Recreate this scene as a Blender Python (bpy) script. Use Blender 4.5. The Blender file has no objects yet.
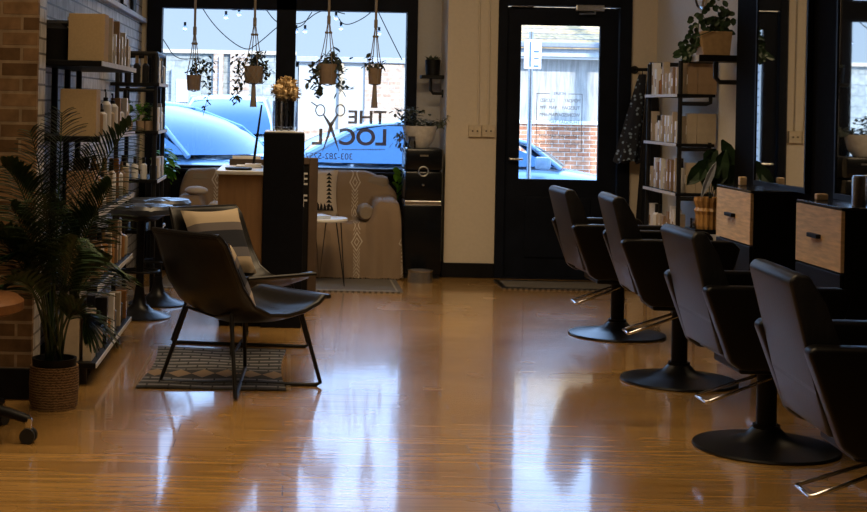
import bpy, bmesh, math, random
from mathutils import Vector, Matrix
PI = math.pi
R = math.radians
S = bpy.context.scene
C = S.collection
rnd = random.Random(7)

# ------------------------------------------------------------------ camera, world, light, exposure
F = 1450.0; PX, PY, ROLL, CAMZ = 290.0, 104.0, 0.02, 1.45
cd = bpy.data.cameras.new('camera'); cam = bpy.data.objects.new('camera', cd); C.objects.link(cam)
cam.location = (0, 0, CAMZ)
cam.rotation_mode = 'QUATERNION'
cam.rotation_quaternion = (Matrix.Rotation(R(90), 4, 'X') @ Matrix.Rotation(ROLL, 4, 'Z')).to_quaternion()
cd.sensor_width = 36.0; cd.lens = F / 867 * 36
cd.shift_x = (433.5 - PX) / 867; cd.shift_y = (PY - 256) / 867
cd.clip_end = 400
S.camera = cam

S.view_settings.view_transform = 'Standard'; S.view_settings.look = 'None'
S.view_settings.gamma = 1.0; S.view_settings.use_curve_mapping = False
S.view_settings.exposure = 0.50

w = bpy.data.worlds.new('sky'); S.world = w; w.use_nodes = True
nt = w.node_tree; nt.nodes.clear()
out = nt.nodes.new('ShaderNodeOutputWorld'); bg = nt.nodes.new('ShaderNodeBackground')
tc = nt.nodes.new('ShaderNodeTexCoord'); sx = nt.nodes.new('ShaderNodeSeparateXYZ'); cr = nt.nodes.new('ShaderNodeValToRGB')
nt.links.new(tc.outputs['Generated'], sx.inputs[0]); nt.links.new(sx.outputs[2], cr.inputs[0])
SKY = 4.5
cr.color_ramp.elements[0].position = 0.0; cr.color_ramp.elements[0].color = (0.52 / SKY, 0.66 / SKY, 0.84 / SKY, 1)
cr.color_ramp.elements[1].position = 1.0; cr.color_ramp.elements[1].color = (1.5 / SKY, 2.5 / SKY, 4.4 / SKY, 1)
for p_, c_ in ((0.07, (0.48, 0.62, 0.84)), (0.12, (0.78, 1.25, 2.15)), (0.30, (1.8, 2.7, 4.4))):
    e_ = cr.color_ramp.elements.new(p_); e_.color = (*[v / SKY for v in c_], 1)
nt.links.new(cr.outputs[0], bg.inputs[0]); bg.inputs[1].default_value = SKY
nt.links.new(bg.outputs[0], out.inputs[0])

sun = bpy.data.lights.new('sun', 'SUN'); sun.energy = 5.2; sun.angle = R(0.6); sun.color = (1.0, 0.95, 0.86)
so = bpy.data.objects.new('sun', sun); C.objects.link(so)
SUN_DIR = Vector((-0.42, 0.80, -0.56)).normalized()
so.rotation_mode = 'QUATERNION'; so.rotation_quaternion = SUN_DIR.to_track_quat('-Z', 'Y')

def area(name, loc, sx_, sy_, power, col, rot=(0, 0, 0), spread=110):
    l = bpy.data.lights.new(name, 'AREA'); l.shape = 'RECTANGLE'; l.size = sx_; l.size_y = sy_
    l.energy = power; l.color = col
    o = bpy.data.objects.new(name, l); C.objects.link(o); o.location = loc; o.rotation_euler = rot
    l.spread = R(spread); return o
WARM = (1.0, 0.72, 0.42)
area('ceiling_lamp_front', (0.9, 9.3, 3.15), 2.6, 2.4, 26, WARM)
area('ceiling_lamp_middle', (-0.2, 5.6, 3.15), 2.8, 3.4, 40, WARM)
area('wall_wash_fill', (0.7, 9.0, 3.1), 2.6, 0.3, 14, WARM, (R(52), 0, 0), 120)  # added fill that brightens the column and back wall, no known fixture
area('ceiling_lamp_back', (0.6, 2.8, 3.15), 2.6, 1.6, 6, WARM)

# ------------------------------------------------------------------ helpers
def P(px, py, D):
    u, v = px - PX, py - PY
    return Vector(((u + ROLL * v) * D / F, D, CAMZ - (v - ROLL * u) * D / F))
def XZ(px, py, D):
    p = P(px, py, D); return p.x, p.z

_m = {}
def mat(name, col=(0.5, 0.5, 0.5), rough=0.5, metal=0.0, var=0.12, scale=30.0, bump=0.0, spec=0.5, coat=0.0, emit=None, trans=0.0, stretch=None, coord='Object'):
    if name in _m: return _m[name]
    m = bpy.data.materials.new(name); m.use_nodes = True; t = m.node_tree; b = t.nodes['Principled BSDF']
    b.inputs['Roughness'].default_value = rough; b.inputs['Metallic'].default_value = metal
    b.inputs['Specular IOR Level'].default_value = spec; b.inputs['Coat Weight'].default_value = coat
    b.inputs['Transmission Weight'].default_value = trans
    if emit: b.inputs['Emission Color'].default_value = (*col, 1); b.inputs['Emission Strength'].default_value = emit
    c = t.nodes.new('ShaderNodeTexCoord'); mp = t.nodes.new('ShaderNodeMapping'); n = t.nodes.new('ShaderNodeTexNoise')
    n.inputs['Scale'].default_value = scale; n.inputs['Detail'].default_value = 4
    if stretch: mp.inputs['Scale'].default_value = stretch
    t.links.new(c.outputs[coord], mp.inputs[0]); t.links.new(mp.outputs[0], n.inputs['Vector'])
    r = t.nodes.new('ShaderNodeValToRGB')
    r.color_ramp.elements[0].position = 0.3; r.color_ramp.elements[1].position = 0.7
    r.color_ramp.elements[0].color = (*[max(0, x * (1 - var)) for x in col], 1)
    r.color_ramp.elements[1].color = (*[min(1, x * (1 + var)) for x in col], 1)
    t.links.new(n.outputs[0], r.inputs[0]); t.links.new(r.outputs[0], b.inputs['Base Color'])
    if bump:
        bp = t.nodes.new('ShaderNodeBump'); bp.inputs['Strength'].default_value = bump; bp.inputs['Distance'].default_value = 0.01
        t.links.new(n.outputs[0], bp.inputs['Height']); t.links.new(bp.outputs[0], b.inputs['Normal'])
    _m[name] = m; return m

def nodemat(name):
    m = bpy.data.materials.new(name); m.use_nodes = True; _m[name] = m
    return m, m.node_tree, m.node_tree.nodes['Principled BSDF']
def N(t, typ, **kw):
    n = t.nodes.new(typ)
    for k, v in kw.items(): setattr(n, k, v)
    return n
def math_(t, op, a, b=None):
    n = t.nodes.new('ShaderNodeMath'); n.operation = op
    for i, x in enumerate((a, b)):
        if x is None: continue
        if isinstance(x, (int, float)): n.inputs[i].default_value = x
        else: t.links.new(x, n.inputs[i])
    return n.outputs[0]

class MB:
    def __init__(s): s.bm = bmesh.new()
    def box(s, a, b, bev=0.0, M=None):
        lo = [min(a[i], b[i]) for i in range(3)]; hi = [max(a[i], b[i]) for i in range(3)]
        v = [s.bm.verts.new((x, y, z)) for x in (lo[0], hi[0]) for y in (lo[1], hi[1]) for z in (lo[2], hi[2])]
        fs = [s.bm.faces.new([v[i] for i in f]) for f in ((0, 1, 3, 2), (4, 6, 7, 5), (0, 4, 5, 1), (2, 3, 7, 6), (0, 2, 6, 4), (1, 5, 7, 3))]
        if bev:
            es = list({e for f in fs for e in f.edges})
            r = bmesh.ops.bevel(s.bm, geom=es, offset=bev, segments=2, affect='EDGES', profile=0.5)
            vs = {q for f in r['faces'] for q in f.verts} | {q for q in v if q.is_valid}
            v = list(vs)
        if M: 
            for q in v: q.co = M @ q.co
        return s
    def prism(s, poly, axis, a, b, bev=0.0):
        def mk(p, t):
            return {'x': (t, p[0], p[1]), 'y': (p[0], t, p[1]), 'z': (p[0], p[1], t)}[axis]
        A = [s.bm.verts.new(mk(p, a)) for p in poly]; B = [s.bm.verts.new(mk(p, b)) for p in poly]
        fs = [s.bm.faces.new(A), s.bm.faces.new(B[::-1])]
        n = len(poly)
        for i in range(n): fs.append(s.bm.faces.new((A[i], B[i], B[(i + 1) % n], A[(i + 1) % n])))
        if bev:
            es = list({e for f in fs for e in f.edges})
            bmesh.ops.bevel(s.bm, geom=es, offset=bev, segments=3, affect='EDGES', profile=0.5)
        return s
    def lathe(s, prof, c=(0, 0, 0), n=24, M=None):
        rings = []
        for r, z in prof:
            if r < 1e-5: rings.append([s.bm.verts.new((c[0], c[1], c[2] + z))])
            else: rings.append([s.bm.verts.new((c[0] + r * math.cos(2 * PI * k / n), c[1] + r * math.sin(2 * PI * k / n), c[2] + z)) for k in range(n)])
        for a, b in zip(rings, rings[1:]):
            for k in range(n):
                q = [a[k % len(a)], a[(k + 1) % len(a)], b[(k + 1) % len(b)], b[k % len(b)]]
                u = []
                for x in q:
                    if x not in u: u.append(x)
                if len(u) > 2:
                    try: s.bm.faces.new(u)
                    except ValueError: pass
        if M:
            for rg in rings:
                for q in rg: q.co = M @ q.co
        return s
    def cyl(s, p0, p1, r, n=12, r1=None):
        return s.tube([p0, p1], r, n, rr=[r, r if r1 is None else r1])
    def tube(s, pts, r, n=8, closed=False, rr=None):
        pts = [Vector(p) for p in pts]; rings = []; m = len(pts)
        up = None
        for i, p in enumerate(pts):
            if closed: d = (pts[(i + 1) % m] - pts[i - 1]).normalized()
            else: d = (pts[min(i + 1, m - 1)] - pts[max(i - 1, 0)]).normalized()
            if up is None:
                up = Vector((0, 0, 1)) if abs(d.z) < 0.9 else Vector((1, 0, 0))
            a = d.cross(up)
            if a.length < 1e-4: a = d.orthogonal()
            a.normalize(); b = a.cross(d).normalized(); up = b
            q = rr[i] if rr else r
            rings.append([s.bm.verts.new(p + a * q * math.cos(2 * PI * k / n) + b * q * math.sin(2 * PI * k / n)) for k in range(n)])
        for i in range(m if closed else m - 1):
            A, B = rings[i], rings[(i + 1) % m]
            for k in range(n): s.bm.faces.new((A[k], A[(k + 1) % n], B[(k + 1) % n], B[k]))
        if not closed: s.bm.faces.new(rings[0][::-1]); s.bm.faces.new(rings[-1])
        return s
    def sphere(s, c, r, u=12, v=8, sc=(1, 1, 1)):
        M = Matrix.Translation(c) @ Matrix.Diagonal((r * sc[0], r * sc[1], r * sc[2], 1))
        bmesh.ops.create_uvsphere(s.bm, u_segments=u, v_segments=v, radius=1, matrix=M); return s
    def leaf(s, p, d, L, W, droop=0.3, up=(0, 0, 1)):
        p = Vector(p); d = Vector(d).normalized(); side = d.cross(Vector(up))
        if side.length < 1e-3: side = Vector((1, 0, 0))
        side.normalize(); nrm = side.cross(d)
        pr = ((0, 0.08), (0.3, 0.42), (0.62, 0.5), (0.85, 0.3), (1, 0.02)); prev = None
        for t, ww in pr:
            c = p + d * L * t - Vector((0, 0, 1)) * droop * L * t * t
            a = s.bm.verts.new(c - side * W * ww + nrm * W * 0.12); m_ = s.bm.verts.new(c); b = s.bm.verts.new(c + side * W * ww + nrm * W * 0.12)
            if prev:
                s.bm.faces.new((prev[0], prev[1], m_, a)); s.bm.faces.new((prev[1], prev[2], b, m_))
            prev = (a, m_, b)
        return s
    def grid(s, fn, nu, nv):
        V = [[s.bm.verts.new(fn(i / nu, j / nv)) for j in range(nv + 1)] for i in range(nu + 1)]
        for i in range(nu):
            for j in range(nv): s.bm.faces.new((V[i][j], V[i + 1][j], V[i + 1][j + 1], V[i][j + 1]))
        return s
    def build(s, name, m, parent=None, smooth=False, solid=0, sub=0, mods=None, loc=None):
        bmesh.ops.recalc_face_normals(s.bm, faces=s.bm.faces)
        me = bpy.data.meshes.new(name); s.bm.to_mesh(me); s.bm.free()
        if m: me.materials.append(m)
        o = bpy.data.objects.new(name, me); C.objects.link(o)
        if parent: o.parent = parent
        if loc: o.location = loc
        if smooth:
            for p in me.polygons: p.use_smooth = True
            try: me.set_sharp_from_angle(angle=R(40))
            except Exception: pass
        if solid:
            q = o.modifiers.new('s', 'SOLIDIFY'); q.thickness = solid; q.offset = 0
        if sub:
            q = o.modifiers.new('u', 'SUBSURF'); q.levels = sub; q.render_levels = sub
        return o

def tag(o, label, cat, group=None, kind=None):
    o['label'] = label; o['category'] = cat
    if group: o['group'] = group
    if kind: o['kind'] = kind
    return o
def thing(name, label, cat, loc=(0, 0, 0), rz=0, group=None):
    o = bpy.data.objects.new(name, None); C.objects.link(o); o.location = loc; o.rotation_euler = (0, 0, rz); o.empty_display_size = 0.05
    return tag(o, label, cat, group)
def struct(o): o['kind'] = 'structure'; return o
def kids(o): return [c for c in bpy.data.objects if c.parent == o]
def dup(o, loc=None, rz=None, label=None, group=None, parent=None):
    c = o.copy(); C.objects.link(c)
    if parent: c.parent = parent
    for k in kids(o): dup(k, parent=c)
    if loc is not None: c.location = loc
    if rz is not None: c.rotation_euler = (0, 0, rz)
    if label: c['label'] = label
    if group: c['group'] = group
    return c
def text_mesh(name, body, box, y, m, parent, bold=0.0, face=1):
    """box = x0,x1,z0,z1 in local space; face=+1 reads from +Y (mirrored from inside), -1 reads from -Y"""
    cu = bpy.data.curves.new(name, 'FONT'); cu.body = body; cu.extrude = 0.001; cu.offset = bold
    o = bpy.data.objects.new(name, cu); C.objects.link(o)
    dg = bpy.context.evaluated_depsgraph_get(); me = bpy.data.meshes.new_from_object(o.evaluated_get(dg))
    bpy.data.objects.remove(o)
    xs = [v.co.x for v in me.vertices]; ys = [v.co.y for v in me.vertices]
    a, b, c, d = min(xs), max(xs), min(ys), max(ys)
    for v in me.vertices:
        u = (v.co.x - a) / (b - a); q = (v.co.y - c) / (d - c)
        x = box[1] - u * (box[1] - box[0]) if face > 0 else box[0] + u * (box[1] - box[0])
        v.co = (x, y + v.co.z * face, box[2] + q * (box[3] - box[2]))
    me.materials.clear(); me.materials.append(m)
    o = bpy.data.objects.new(name, me); C.objects.link(o); o.parent = parent
    return o

# ------------------------------------------------------------------ materials
black = mat('black_paint', (0.005, 0.005, 0.006), 0.5, var=0.3, scale=8, spec=0.2)
blackframe = mat('black_frame_paint', (0.006, 0.008, 0.015), 0.6, var=0.25, scale=6, spec=0.1)
pipe = mat('black_iron_pipe', (0.010, 0.010, 0.011), 0.45, metal=0.3, var=0.3, scale=60)
leather = mat('black_leather', (0.004, 0.0035, 0.0035), 0.38, var=0.3, scale=160, bump=0.1, spec=0.28)
backleather = mat('sheen_black_leather', (0.010, 0.010, 0.012), 0.42, var=0.35, scale=18, bump=0.06, spec=0.5, stretch=(6, 6, 1))  # paler, bluer copy of the arm leather, backrest shine put into its colour
chrome = mat('chrome', (0.75, 0.75, 0.78), 0.18, metal=1.0, var=0.03)
steel = mat('brushed_steel', (0.7, 0.7, 0.7), 0.28, metal=1.0, var=0.1, scale=60)
cream = mat('cream_wall_paint', (0.66, 0.58, 0.47), 0.8, var=0.03, scale=40, bump=0.02)
white = mat('white_wall_paint', (0.70, 0.68, 0.64), 0.8, var=0.03, scale=40, bump=0.02)
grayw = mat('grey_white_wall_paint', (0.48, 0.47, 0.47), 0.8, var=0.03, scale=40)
kraft = mat('kraft_board', (0.44, 0.32, 0.18), 0.75, var=0.06, scale=90)
oak = mat('light_oak', (0.80, 0.56, 0.31), 0.5, var=0.18, scale=7, stretch=(1, 1, 9))
plainw = mat('white_laminate', (0.72, 0.72, 0.70), 0.3, var=0.03)
leafdark = mat('dark_green_leaf', (0.018, 0.045, 0.016), 0.45, var=0.5, scale=15)
leafmid = mat('mid_green_leaf', (0.05, 0.11, 0.035), 0.45, var=0.45, scale=20)
leafbright = mat('bright_green_leaf', (0.16, 0.42, 0.03), 0.5, var=0.3, scale=20)
leafgrey = mat('grey_green_leaf', (0.10, 0.12, 0.09), 0.6, var=0.4, scale=30)
terra = mat('tan_clay', (0.34, 0.24, 0.16), 0.75, var=0.12, scale=30)
rope = mat('cotton_rope', (0.36, 0.30, 0.24), 0.9, var=0.2, scale=200)
rubber = mat('black_rubber', (0.01, 0.01, 0.01), 0.6)
soil = mat('potting_soil', (0.03, 0.02, 0.015), 0.95, var=0.5, scale=120, bump=0.4)
m = bpy.data.materials.new('window_decal'); m.use_nodes = True; t = m.node_tree; b = t.nodes['Principled BSDF']; b.inputs['Base Color'].default_value = (.20, .16, .14, 1); b.inputs['Roughness'].default_value = .8
b.inputs['Alpha'].default_value = 0.8
decal = m
paper = mat('white_paper', (0.75, 0.75, 0.76), 0.6, var=0.03)

# floor planks
m, t, b = nodemat('oak_plank_floor')
tc = N(t, 'ShaderNodeTexCoord'); br = N(t, 'ShaderNodeTexBrick'); br.offset = 0.37; br.offset_frequency = 2
br.inputs['Scale'].default_value = 1; br.inputs['Brick Width'].default_value = 1.25; br.inputs['Row Height'].default_value = 0.145
br.inputs['Mortar Size'].default_value = 0.0022; br.inputs['Mortar Smooth'].default_value = 0.1; br.inputs['Bias'].default_value = 0
br.inputs['Color1'].default_value = (0.33, 0.185, 0.052, 1); br.inputs['Color2'].default_value = (0.44, 0.26, 0.082, 1); br.inputs['Mortar'].default_value = (0.055, 0.028, 0.012, 1)
t.links.new(tc.outputs['Object'], br.inputs['Vector'])
mp = N(t, 'ShaderNodeMapping'); mp.inputs['Scale'].default_value = (1.2, 16, 1); t.links.new(tc.outputs['Object'], mp.inputs[0])
nz = N(t, 'ShaderNodeTexNoise'); nz.inputs['Scale'].default_value = 2.2; nz.inputs['Detail'].default_value = 7; nz.inputs['Distortion'].default_value = 0.6; t.links.new(mp.outputs[0], nz.inputs['Vector'])
rp = N(t, 'ShaderNodeValToRGB'); rp.color_ramp.elements[0].position = .3; rp.color_ramp.elements[0].color = (.62, .60, .58, 1); rp.color_ramp.elements[1].position = .7; rp.color_ramp.elements[1].color = (1.15, 1.12, 1.1, 1)
t.links.new(nz.outputs[0], rp.inputs[0])
mx = N(t, 'ShaderNodeMix', data_type='RGBA', blend_type='MULTIPLY'); mx.inputs[0].default_value = 1
t.links.new(br.outputs['Color'], mx.inputs[6]); t.links.new(rp.outputs[0], mx.inputs[7]); t.links.new(mx.outputs[2], b.inputs['Base Color'])
n2 = N(t, 'ShaderNodeTexNoise'); n2.inputs['Scale'].default_value = 1.1; n2.inputs['Detail'].default_value = 3; t.links.new(tc.outputs['Object'], n2.inputs['Vector'])
mr = N(t, 'ShaderNodeMapRange'); mr.inputs[1].default_value = .3; mr.inputs[2].default_value = .7; mr.inputs[3].default_value = .20; mr.inputs[4].default_value = .30
t.links.new(n2.outputs[0], mr.inputs[0]); t.links.new(mr.outputs[0], b.inputs['Roughness'])
n3 = N(t, 'ShaderNodeTexNoise'); n3.inputs['Scale'].default_value = 3; n3.inputs['Detail'].default_value = 5
mp3 = N(t, 'ShaderNodeMapping'); mp3.inputs['Scale'].default_value = (2.5, 10, 1); t.links.new(tc.outputs['Object'], mp3.inputs[0]); t.links.new(mp3.outputs[0], n3.inputs['Vector'])
h = math_(t, 'SUBTRACT', math_(t, 'MULTIPLY', n3.outputs[0], 0.45), math_(t, 'MULTIPLY', br.outputs['Fac'], 0.7))
bp = N(t, 'ShaderNodeBump'); bp.inputs['Strength'].default_value = 0.22; bp.inputs['Distance'].default_value = 0.004
t.links.new(h, bp.inputs['Height']); t.links.new(bp.outputs[0], b.inputs['Normal']); b.inputs['Specular IOR Level'].default_value = 0.8; b.inputs['Coat Weight'].default_value = 0.6; b.inputs['Coat Roughness'].default_value = 0.06; b.inputs['Coat IOR'].default_value = 1.6
t.links.new(bp.outputs[0], b.inputs['Coat Normal'])
floorm = m

def brickmat(name, c1, c2, mortar, bw=0.225, rh=0.076, ms=0.006, rough=0.85, spec=0.08, bumpd=0.012):
    m, t, b = nodemat(name)
    tc = N(t, 'ShaderNodeTexCoord'); sp = N(t, 'ShaderNodeSeparateXYZ'); cb = N(t, 'ShaderNodeCombineXYZ'); br = N(t, 'ShaderNodeTexBrick')
    t.links.new(tc.outputs['Object'], sp.inputs[0])
    t.links.new(math_(t, 'ADD', sp.outputs[0], sp.outputs[1]), cb.inputs[0]); t.links.new(sp.outputs[2], cb.inputs[1]); t.links.new(cb.outputs[0], br.inputs['Vector'])
    for k, v in (('Scale', 1), ('Brick Width', bw), ('Row Height', rh), ('Mortar Size', ms), ('Mortar Smooth', .15), ('Bias', 0)): br.inputs[k].default_value = v
    br.inputs['Color1'].default_value = (*c1, 1); br.inputs['Color2'].default_value = (*c2, 1); br.inputs['Mortar'].default_value = (*mortar, 1)
    nz = N(t, 'ShaderNodeTexNoise'); nz.inputs['Scale'].default_value = 14; nz.inputs['Detail'].default_value = 6; t.links.new(tc.outputs['Object'], nz.inputs['Vector'])
    rp = N(t, 'ShaderNodeValToRGB'); rp.color_ramp.elements[0].position = .3; rp.color_ramp.elements[0].color = (.6, .6, .6, 1); rp.color_ramp.elements[1].position = .7; rp.color_ramp.elements[1].color = (1.2, 1.2, 1.2, 1)
    t.links.new(nz.outputs[0], rp.inputs[0])
    mx = N(t, 'ShaderNodeMix', data_type='RGBA', blend_type='MULTIPLY'); mx.inputs[0].default_value = .8
    t.links.new(br.outputs['Color'], mx.inputs[6]); t.links.new(rp.outputs[0], mx.inputs[7]); t.links.new(mx.outputs[2], b.inputs['Base Color'])
    b.inputs['Roughness'].default_value = rough; b.inputs['Specular IOR Level'].default_value = spec
    h = math_(t, 'SUBTRACT', math_(t, 'MULTIPLY', nz.outputs[0], 0.3), br.outputs['Fac'])
    bp = N(t, 'ShaderNodeBump'); bp.inputs['Strength'].default_value = 0.8; bp.inputs['Distance'].default_value = bumpd
    t.links.new(h, bp.inputs['Height']); t.links.new(bp.outputs[0], b.inputs['Normal'])
    return m
brickbrown = brickmat('brown_brick', (0.14, 0.08, 0.04), (0.30, 0.18, 0.095), (0.33, 0.235, 0.15), bw=0.2, rh=0.074, ms=0.008)
brickwhite = brickmat('whitewashed_brick', (0.60, 0.60, 0.62), (0.45, 0.45, 0.48), (0.13, 0.13, 0.14), rough=0.5, spec=0.5)
brickred = brickmat('red_brick_outside', (0.38, 0.16, 0.09), (0.48, 0.24, 0.14), (0.58, 0.52, 0.44), bumpd=0.004)
whitebrick = brickmat('painted_brick_outside', (0.36, 0.36, 0.33), (0.30, 0.31, 0.29), (0.22, 0.24, 0.24), bw=0.4, rh=0.2, bumpd=0.004)

# window glass: transparent with a fresnel reflection
m = bpy.data.materials.new('window_glass'); m.use_nodes = True; t = m.node_tree; t.nodes.clear()
o_ = N(t, 'ShaderNodeOutputMaterial'); tr = N(t, 'ShaderNodeBsdfTransparent'); gl = N(t, 'ShaderNodeBsdfGlossy'); fr = N(t, 'ShaderNodeFresnel'); mxs = N(t, 'ShaderNodeMixShader')
tr.inputs[0].default_value = (0.93, 0.96, 0.97, 1); gl.inputs['Roughness'].default_value = 0.02; fr.inputs[0].default_value = 1.3
t.links.new(fr.outputs[0], mxs.inputs[0]); t.links.new(tr.outputs[0], mxs.inputs[1]); t.links.new(gl.outputs[0], mxs.inputs[2]); t.links.new(mxs.outputs[0], o_.inputs[0])
glass = m
m = bpy.data.materials.new('clear_glass'); m.use_nodes = True; t = m.node_tree; t.nodes.clear()
o_ = N(t, 'ShaderNodeOutputMaterial'); tr = N(t, 'ShaderNodeBsdfTransparent'); gl = N(t, 'ShaderNodeBsdfGlossy'); fr = N(t, 'ShaderNodeFresnel'); mxs = N(t, 'ShaderNodeMixShader')
tr.inputs[0].default_value = (0.92, 0.93, 0.94, 1); gl.inputs['Roughness'].default_value = 0.05; fr.inputs[0].default_value = 1.6
t.links.new(fr.outputs[0], mxs.inputs[0]); t.links.new(tr.outputs[0], mxs.inputs[1]); t.links.new(gl.outputs[0], mxs.inputs[2]); t.links.new(mxs.outputs[0], o_.inputs[0])
vglass = m
mirrorm = mat('mirror_glass', (0.82, 0.84, 0.85), 0.02, metal=1.0, var=0.0)

# ------------------------------------------------------------------ setting
XL, XR, YB, YW, ZC = -1.33, 3.12, 12.37, 12.9, 3.3
XP0, XP1 = 1.335, 1.766
struct(MB().box((-4.5, -3.0, -0.1), (3.4, 13.2, 0)).build('floor', floorm))
struct(MB().box((-4.5, -3.0, ZC), (3.4, 13.4, ZC + .2)).build('ceiling', mat('dark_ceiling', (.06, .055, .05), .9)))
struct(MB().box((XR, -3.0, 0), (XR + .25, 13.2, ZC)).build('wall_right', white))
struct(MB().box((XL - .25, 7.25, 0), (XL, 13.2, ZC)).build('wall_left', brickwhite))
struct(MB().box((-4.5, 7.0, 0), (-1.225, 7.05, ZC)).build('wall_pillar', brickbrown))
struct(MB().box((-4.5, 7.05, 0), (-1.225, 7.25, ZC)).build('wall_pillar_side', brickwhite))
struct(MB().box((-4.6, -3.0, 0), (-4.5, 7.0, ZC)).build('wall_side', brickbrown))
struct(MB().box((-4.5, -3.1, 0), (3.4, -3.0, ZC)).build('wall_behind', brickbrown))
struct(MB().box((XP0, YB, 0), (XP1, 13.1, ZC), 0.004).build('wall_column', cream))
struct(MB().box((2.90, YB, 0), (XR, 13.1, ZC)).build('wall_back', cream))
struct(MB().box((XL, YW, 0), (XP0, 13.1, 0.84)).build('wall_under_window', blackframe))
struct(MB().box((XL, YW, 0.84), (-1.28, 13.1, ZC)).box((-1.28, YW, 3.1), (1.12, 13.1, ZC)).build('wall_window_left', cream))
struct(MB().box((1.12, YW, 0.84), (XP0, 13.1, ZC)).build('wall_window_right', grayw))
struct(MB().box((XP1, YB + .02, 3.12), (2.90, 13.1, ZC)).build('wall_over_door', cream))
# baseboards
struct(MB().box((XP0 - .02, YB - .02, 0), (XP1, YB, 0.125), .004).box((XP0 - .02, YB, 0), (XP0, YW, 0.125), .004).build('baseboard_column', black))
struct(MB().box((2.90, YB - .02, 0), (XR, YB, 0.125), .004).build('baseboard_back', black))
struct(MB().box((XR - .02, 9.9, 0), (XR, YB, 0.125), .004).build('baseboard_right', black))
struct(MB().box((-4.5, 6.975, 0), (-1.225, 7.0, 0.15), .004).build('baseboard_left', black))
struct(MB().box((XL, 7.3, 2.14), (XL + .05, YW - .05, 2.18), .006).build('trim_1', mat('ledge_paint', (0.55, 0.56, 0.60), 0.5)))
# black wall panelling behind mirrors
struct(MB().box((3.03, 3.0, 0.02), (XR, 9.86, 3.1), .004).build('trim_2', mat('matte_black_panel', (.005, .005, .006), .8, var=.2, spec=.05)))
def window(name, x0, x1, z0, z1, y0, y1, fr=0.0, glassy=None, mull=()):
    """frame members fill between opening and pane"""
    e = bpy.data.objects.new(name, None); C.objects.link(e); e['kind'] = 'structure'
    return e
w1 = window('window_1', 0, 0, 0, 0, 0, 0)
fm = MB()
for a, b_ in (((-1.28, 0.84), (-1.15, 3.1)), ((-0.133, 0.89), (0.04, 3.1)), ((1.027, 0.84), (1.12, 3.1)), ((-1.15, 0.84), (1.027, 0.89)), ((-1.15, 2.285), (1.027, 2.47)), ((-1.15, 3.0), (1.027, 3.1))):
    fm.box((a[0], YW - .04, a[1]), (b_[0], YW + .12, b_[1]), 0.0)
fm.build('window_frame', blackframe, w1)
MB().box((-1.15, YW + .03, .89), (-.133, YW + .036, 2.285)).build('pane', glass, w1)
MB().box((.04, YW + .03, .89), (1.027, YW + .036, 2.285)).build('pane', glass, w1)
MB().box((-1.15, YW + .03, 2.47), (-.133, YW + .036, 3.0)).build('pane', glass, w1)
MB().box((.04, YW + .03, 2.47), (1.027, YW + .036, 3.0)).build('pane', glass, w1)
MB().box((-1.28, YW - .10, .835), (1.12, YW - .04, .86), .004).build('window_sill', blackframe, w1)

d1 = window('door_1', 0, 0, 0, 0, 0, 0)
fm = MB()
for a, b_ in (((XP1, 0), (1.84, 3.12)), ((2.80, 0), (2.90, 3.12)), ((1.84, 2.33), (2.80, 2.46)), ((1.84, 3.0), (2.80, 3.12)), ((1.84, 0), (2.80, .012))):
    fm.box((a[0], YB - .03, a[1]), (b_[0], YB + .14, b_[1]), .003)
fm.build('door_frame', blackframe, d1)
dl = MB()
for a, b_ in (((1.845, 0.0), (1.965, 2.32)), ((2.64, 0.0), (2.795, 2.32)), ((1.965, 2.167), (2.64, 2.32)), ((1.965, 0.0), (2.64, 0.85))):
    dl.box((a[0], YB + .02, a[1]), (b_[0], YB + .065, b_[1]), 0)
dl.box((2.02, YB + .008, 0.18), (2.585, YB + .03, 0.70), .008)
dleaf = dl.build('door_leaf', blackframe, d1)
MB().box((1.965, YB + .04, .85), (2.64, YB + .046, 2.167)).build('pane', glass, dleaf)
MB().box((1.84, YB + .05, 2.46), (2.80, YB + .056, 3.0)).build('pane', glass, d1)
MB().cyl((1.885, YB + .02, 1.02), (1.885, YB - .03, 1.02), .011).tube([(1.885, YB - .03, 1.02), (1.90, YB - .035, 1.02), (1.99, YB - .035, 1.02)], .010).build('door_handle', steel, dleaf)
MB().box((2.42, YB - .035, 2.29), (2.66, YB + .02, 2.345), .006).tube([(2.58, YB - .03, 2.29), (2.58, YB - .05, 2.27), (2.44, YB - .06, 2.265)], .008).build('door_closer', steel, d1)
MB().box((1.87, YB - .01, 2.315), (2.06, YB - .035, 2.325)).build('gap_light_strip', chrome, d1)  # bright strip added for the line of light at the door-head gap

# ------------------------------------------------------------------ outside
asphalt = mat('asphalt', (0.16, 0.16, 0.17), 0.9, var=0.2, scale=60)
concrete = mat('concrete', (0.50, 0.49, 0.47), 0.9, var=0.12, scale=12)
struct(MB().box((-40, 13.1, -.25), (40, 15.0, -.02)).build('sidewalk', concrete))
struct(MB().box((-40, 15.0, -.35), (40, 60, -.15)).build('street', asphalt))
struct(MB().box((-40, 23.8, -.15), (40, 26.0, -.03)).build('sidewalk_far', concrete))
# outer shell of our own building, keeps the sun out
struct(MB().box((-4.6, 13.1, 0), (-1.28, 13.2, 3.5)).box((1.12, 13.1, 0), (1.766, 13.2, 3.5)).box((2.90, 13.1, 0), (6, 13.2, 3.5)).box((-4.6, 13.1, 3.12), (6, 13.2, 3.5)).box((-1.28, 13.1, 0), (1.12, 13.2, .84)).build('wall_outer', brickwhite))

YF = 26.0
def fx(px, D=YF): return (px - PX) * D / F
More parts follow.
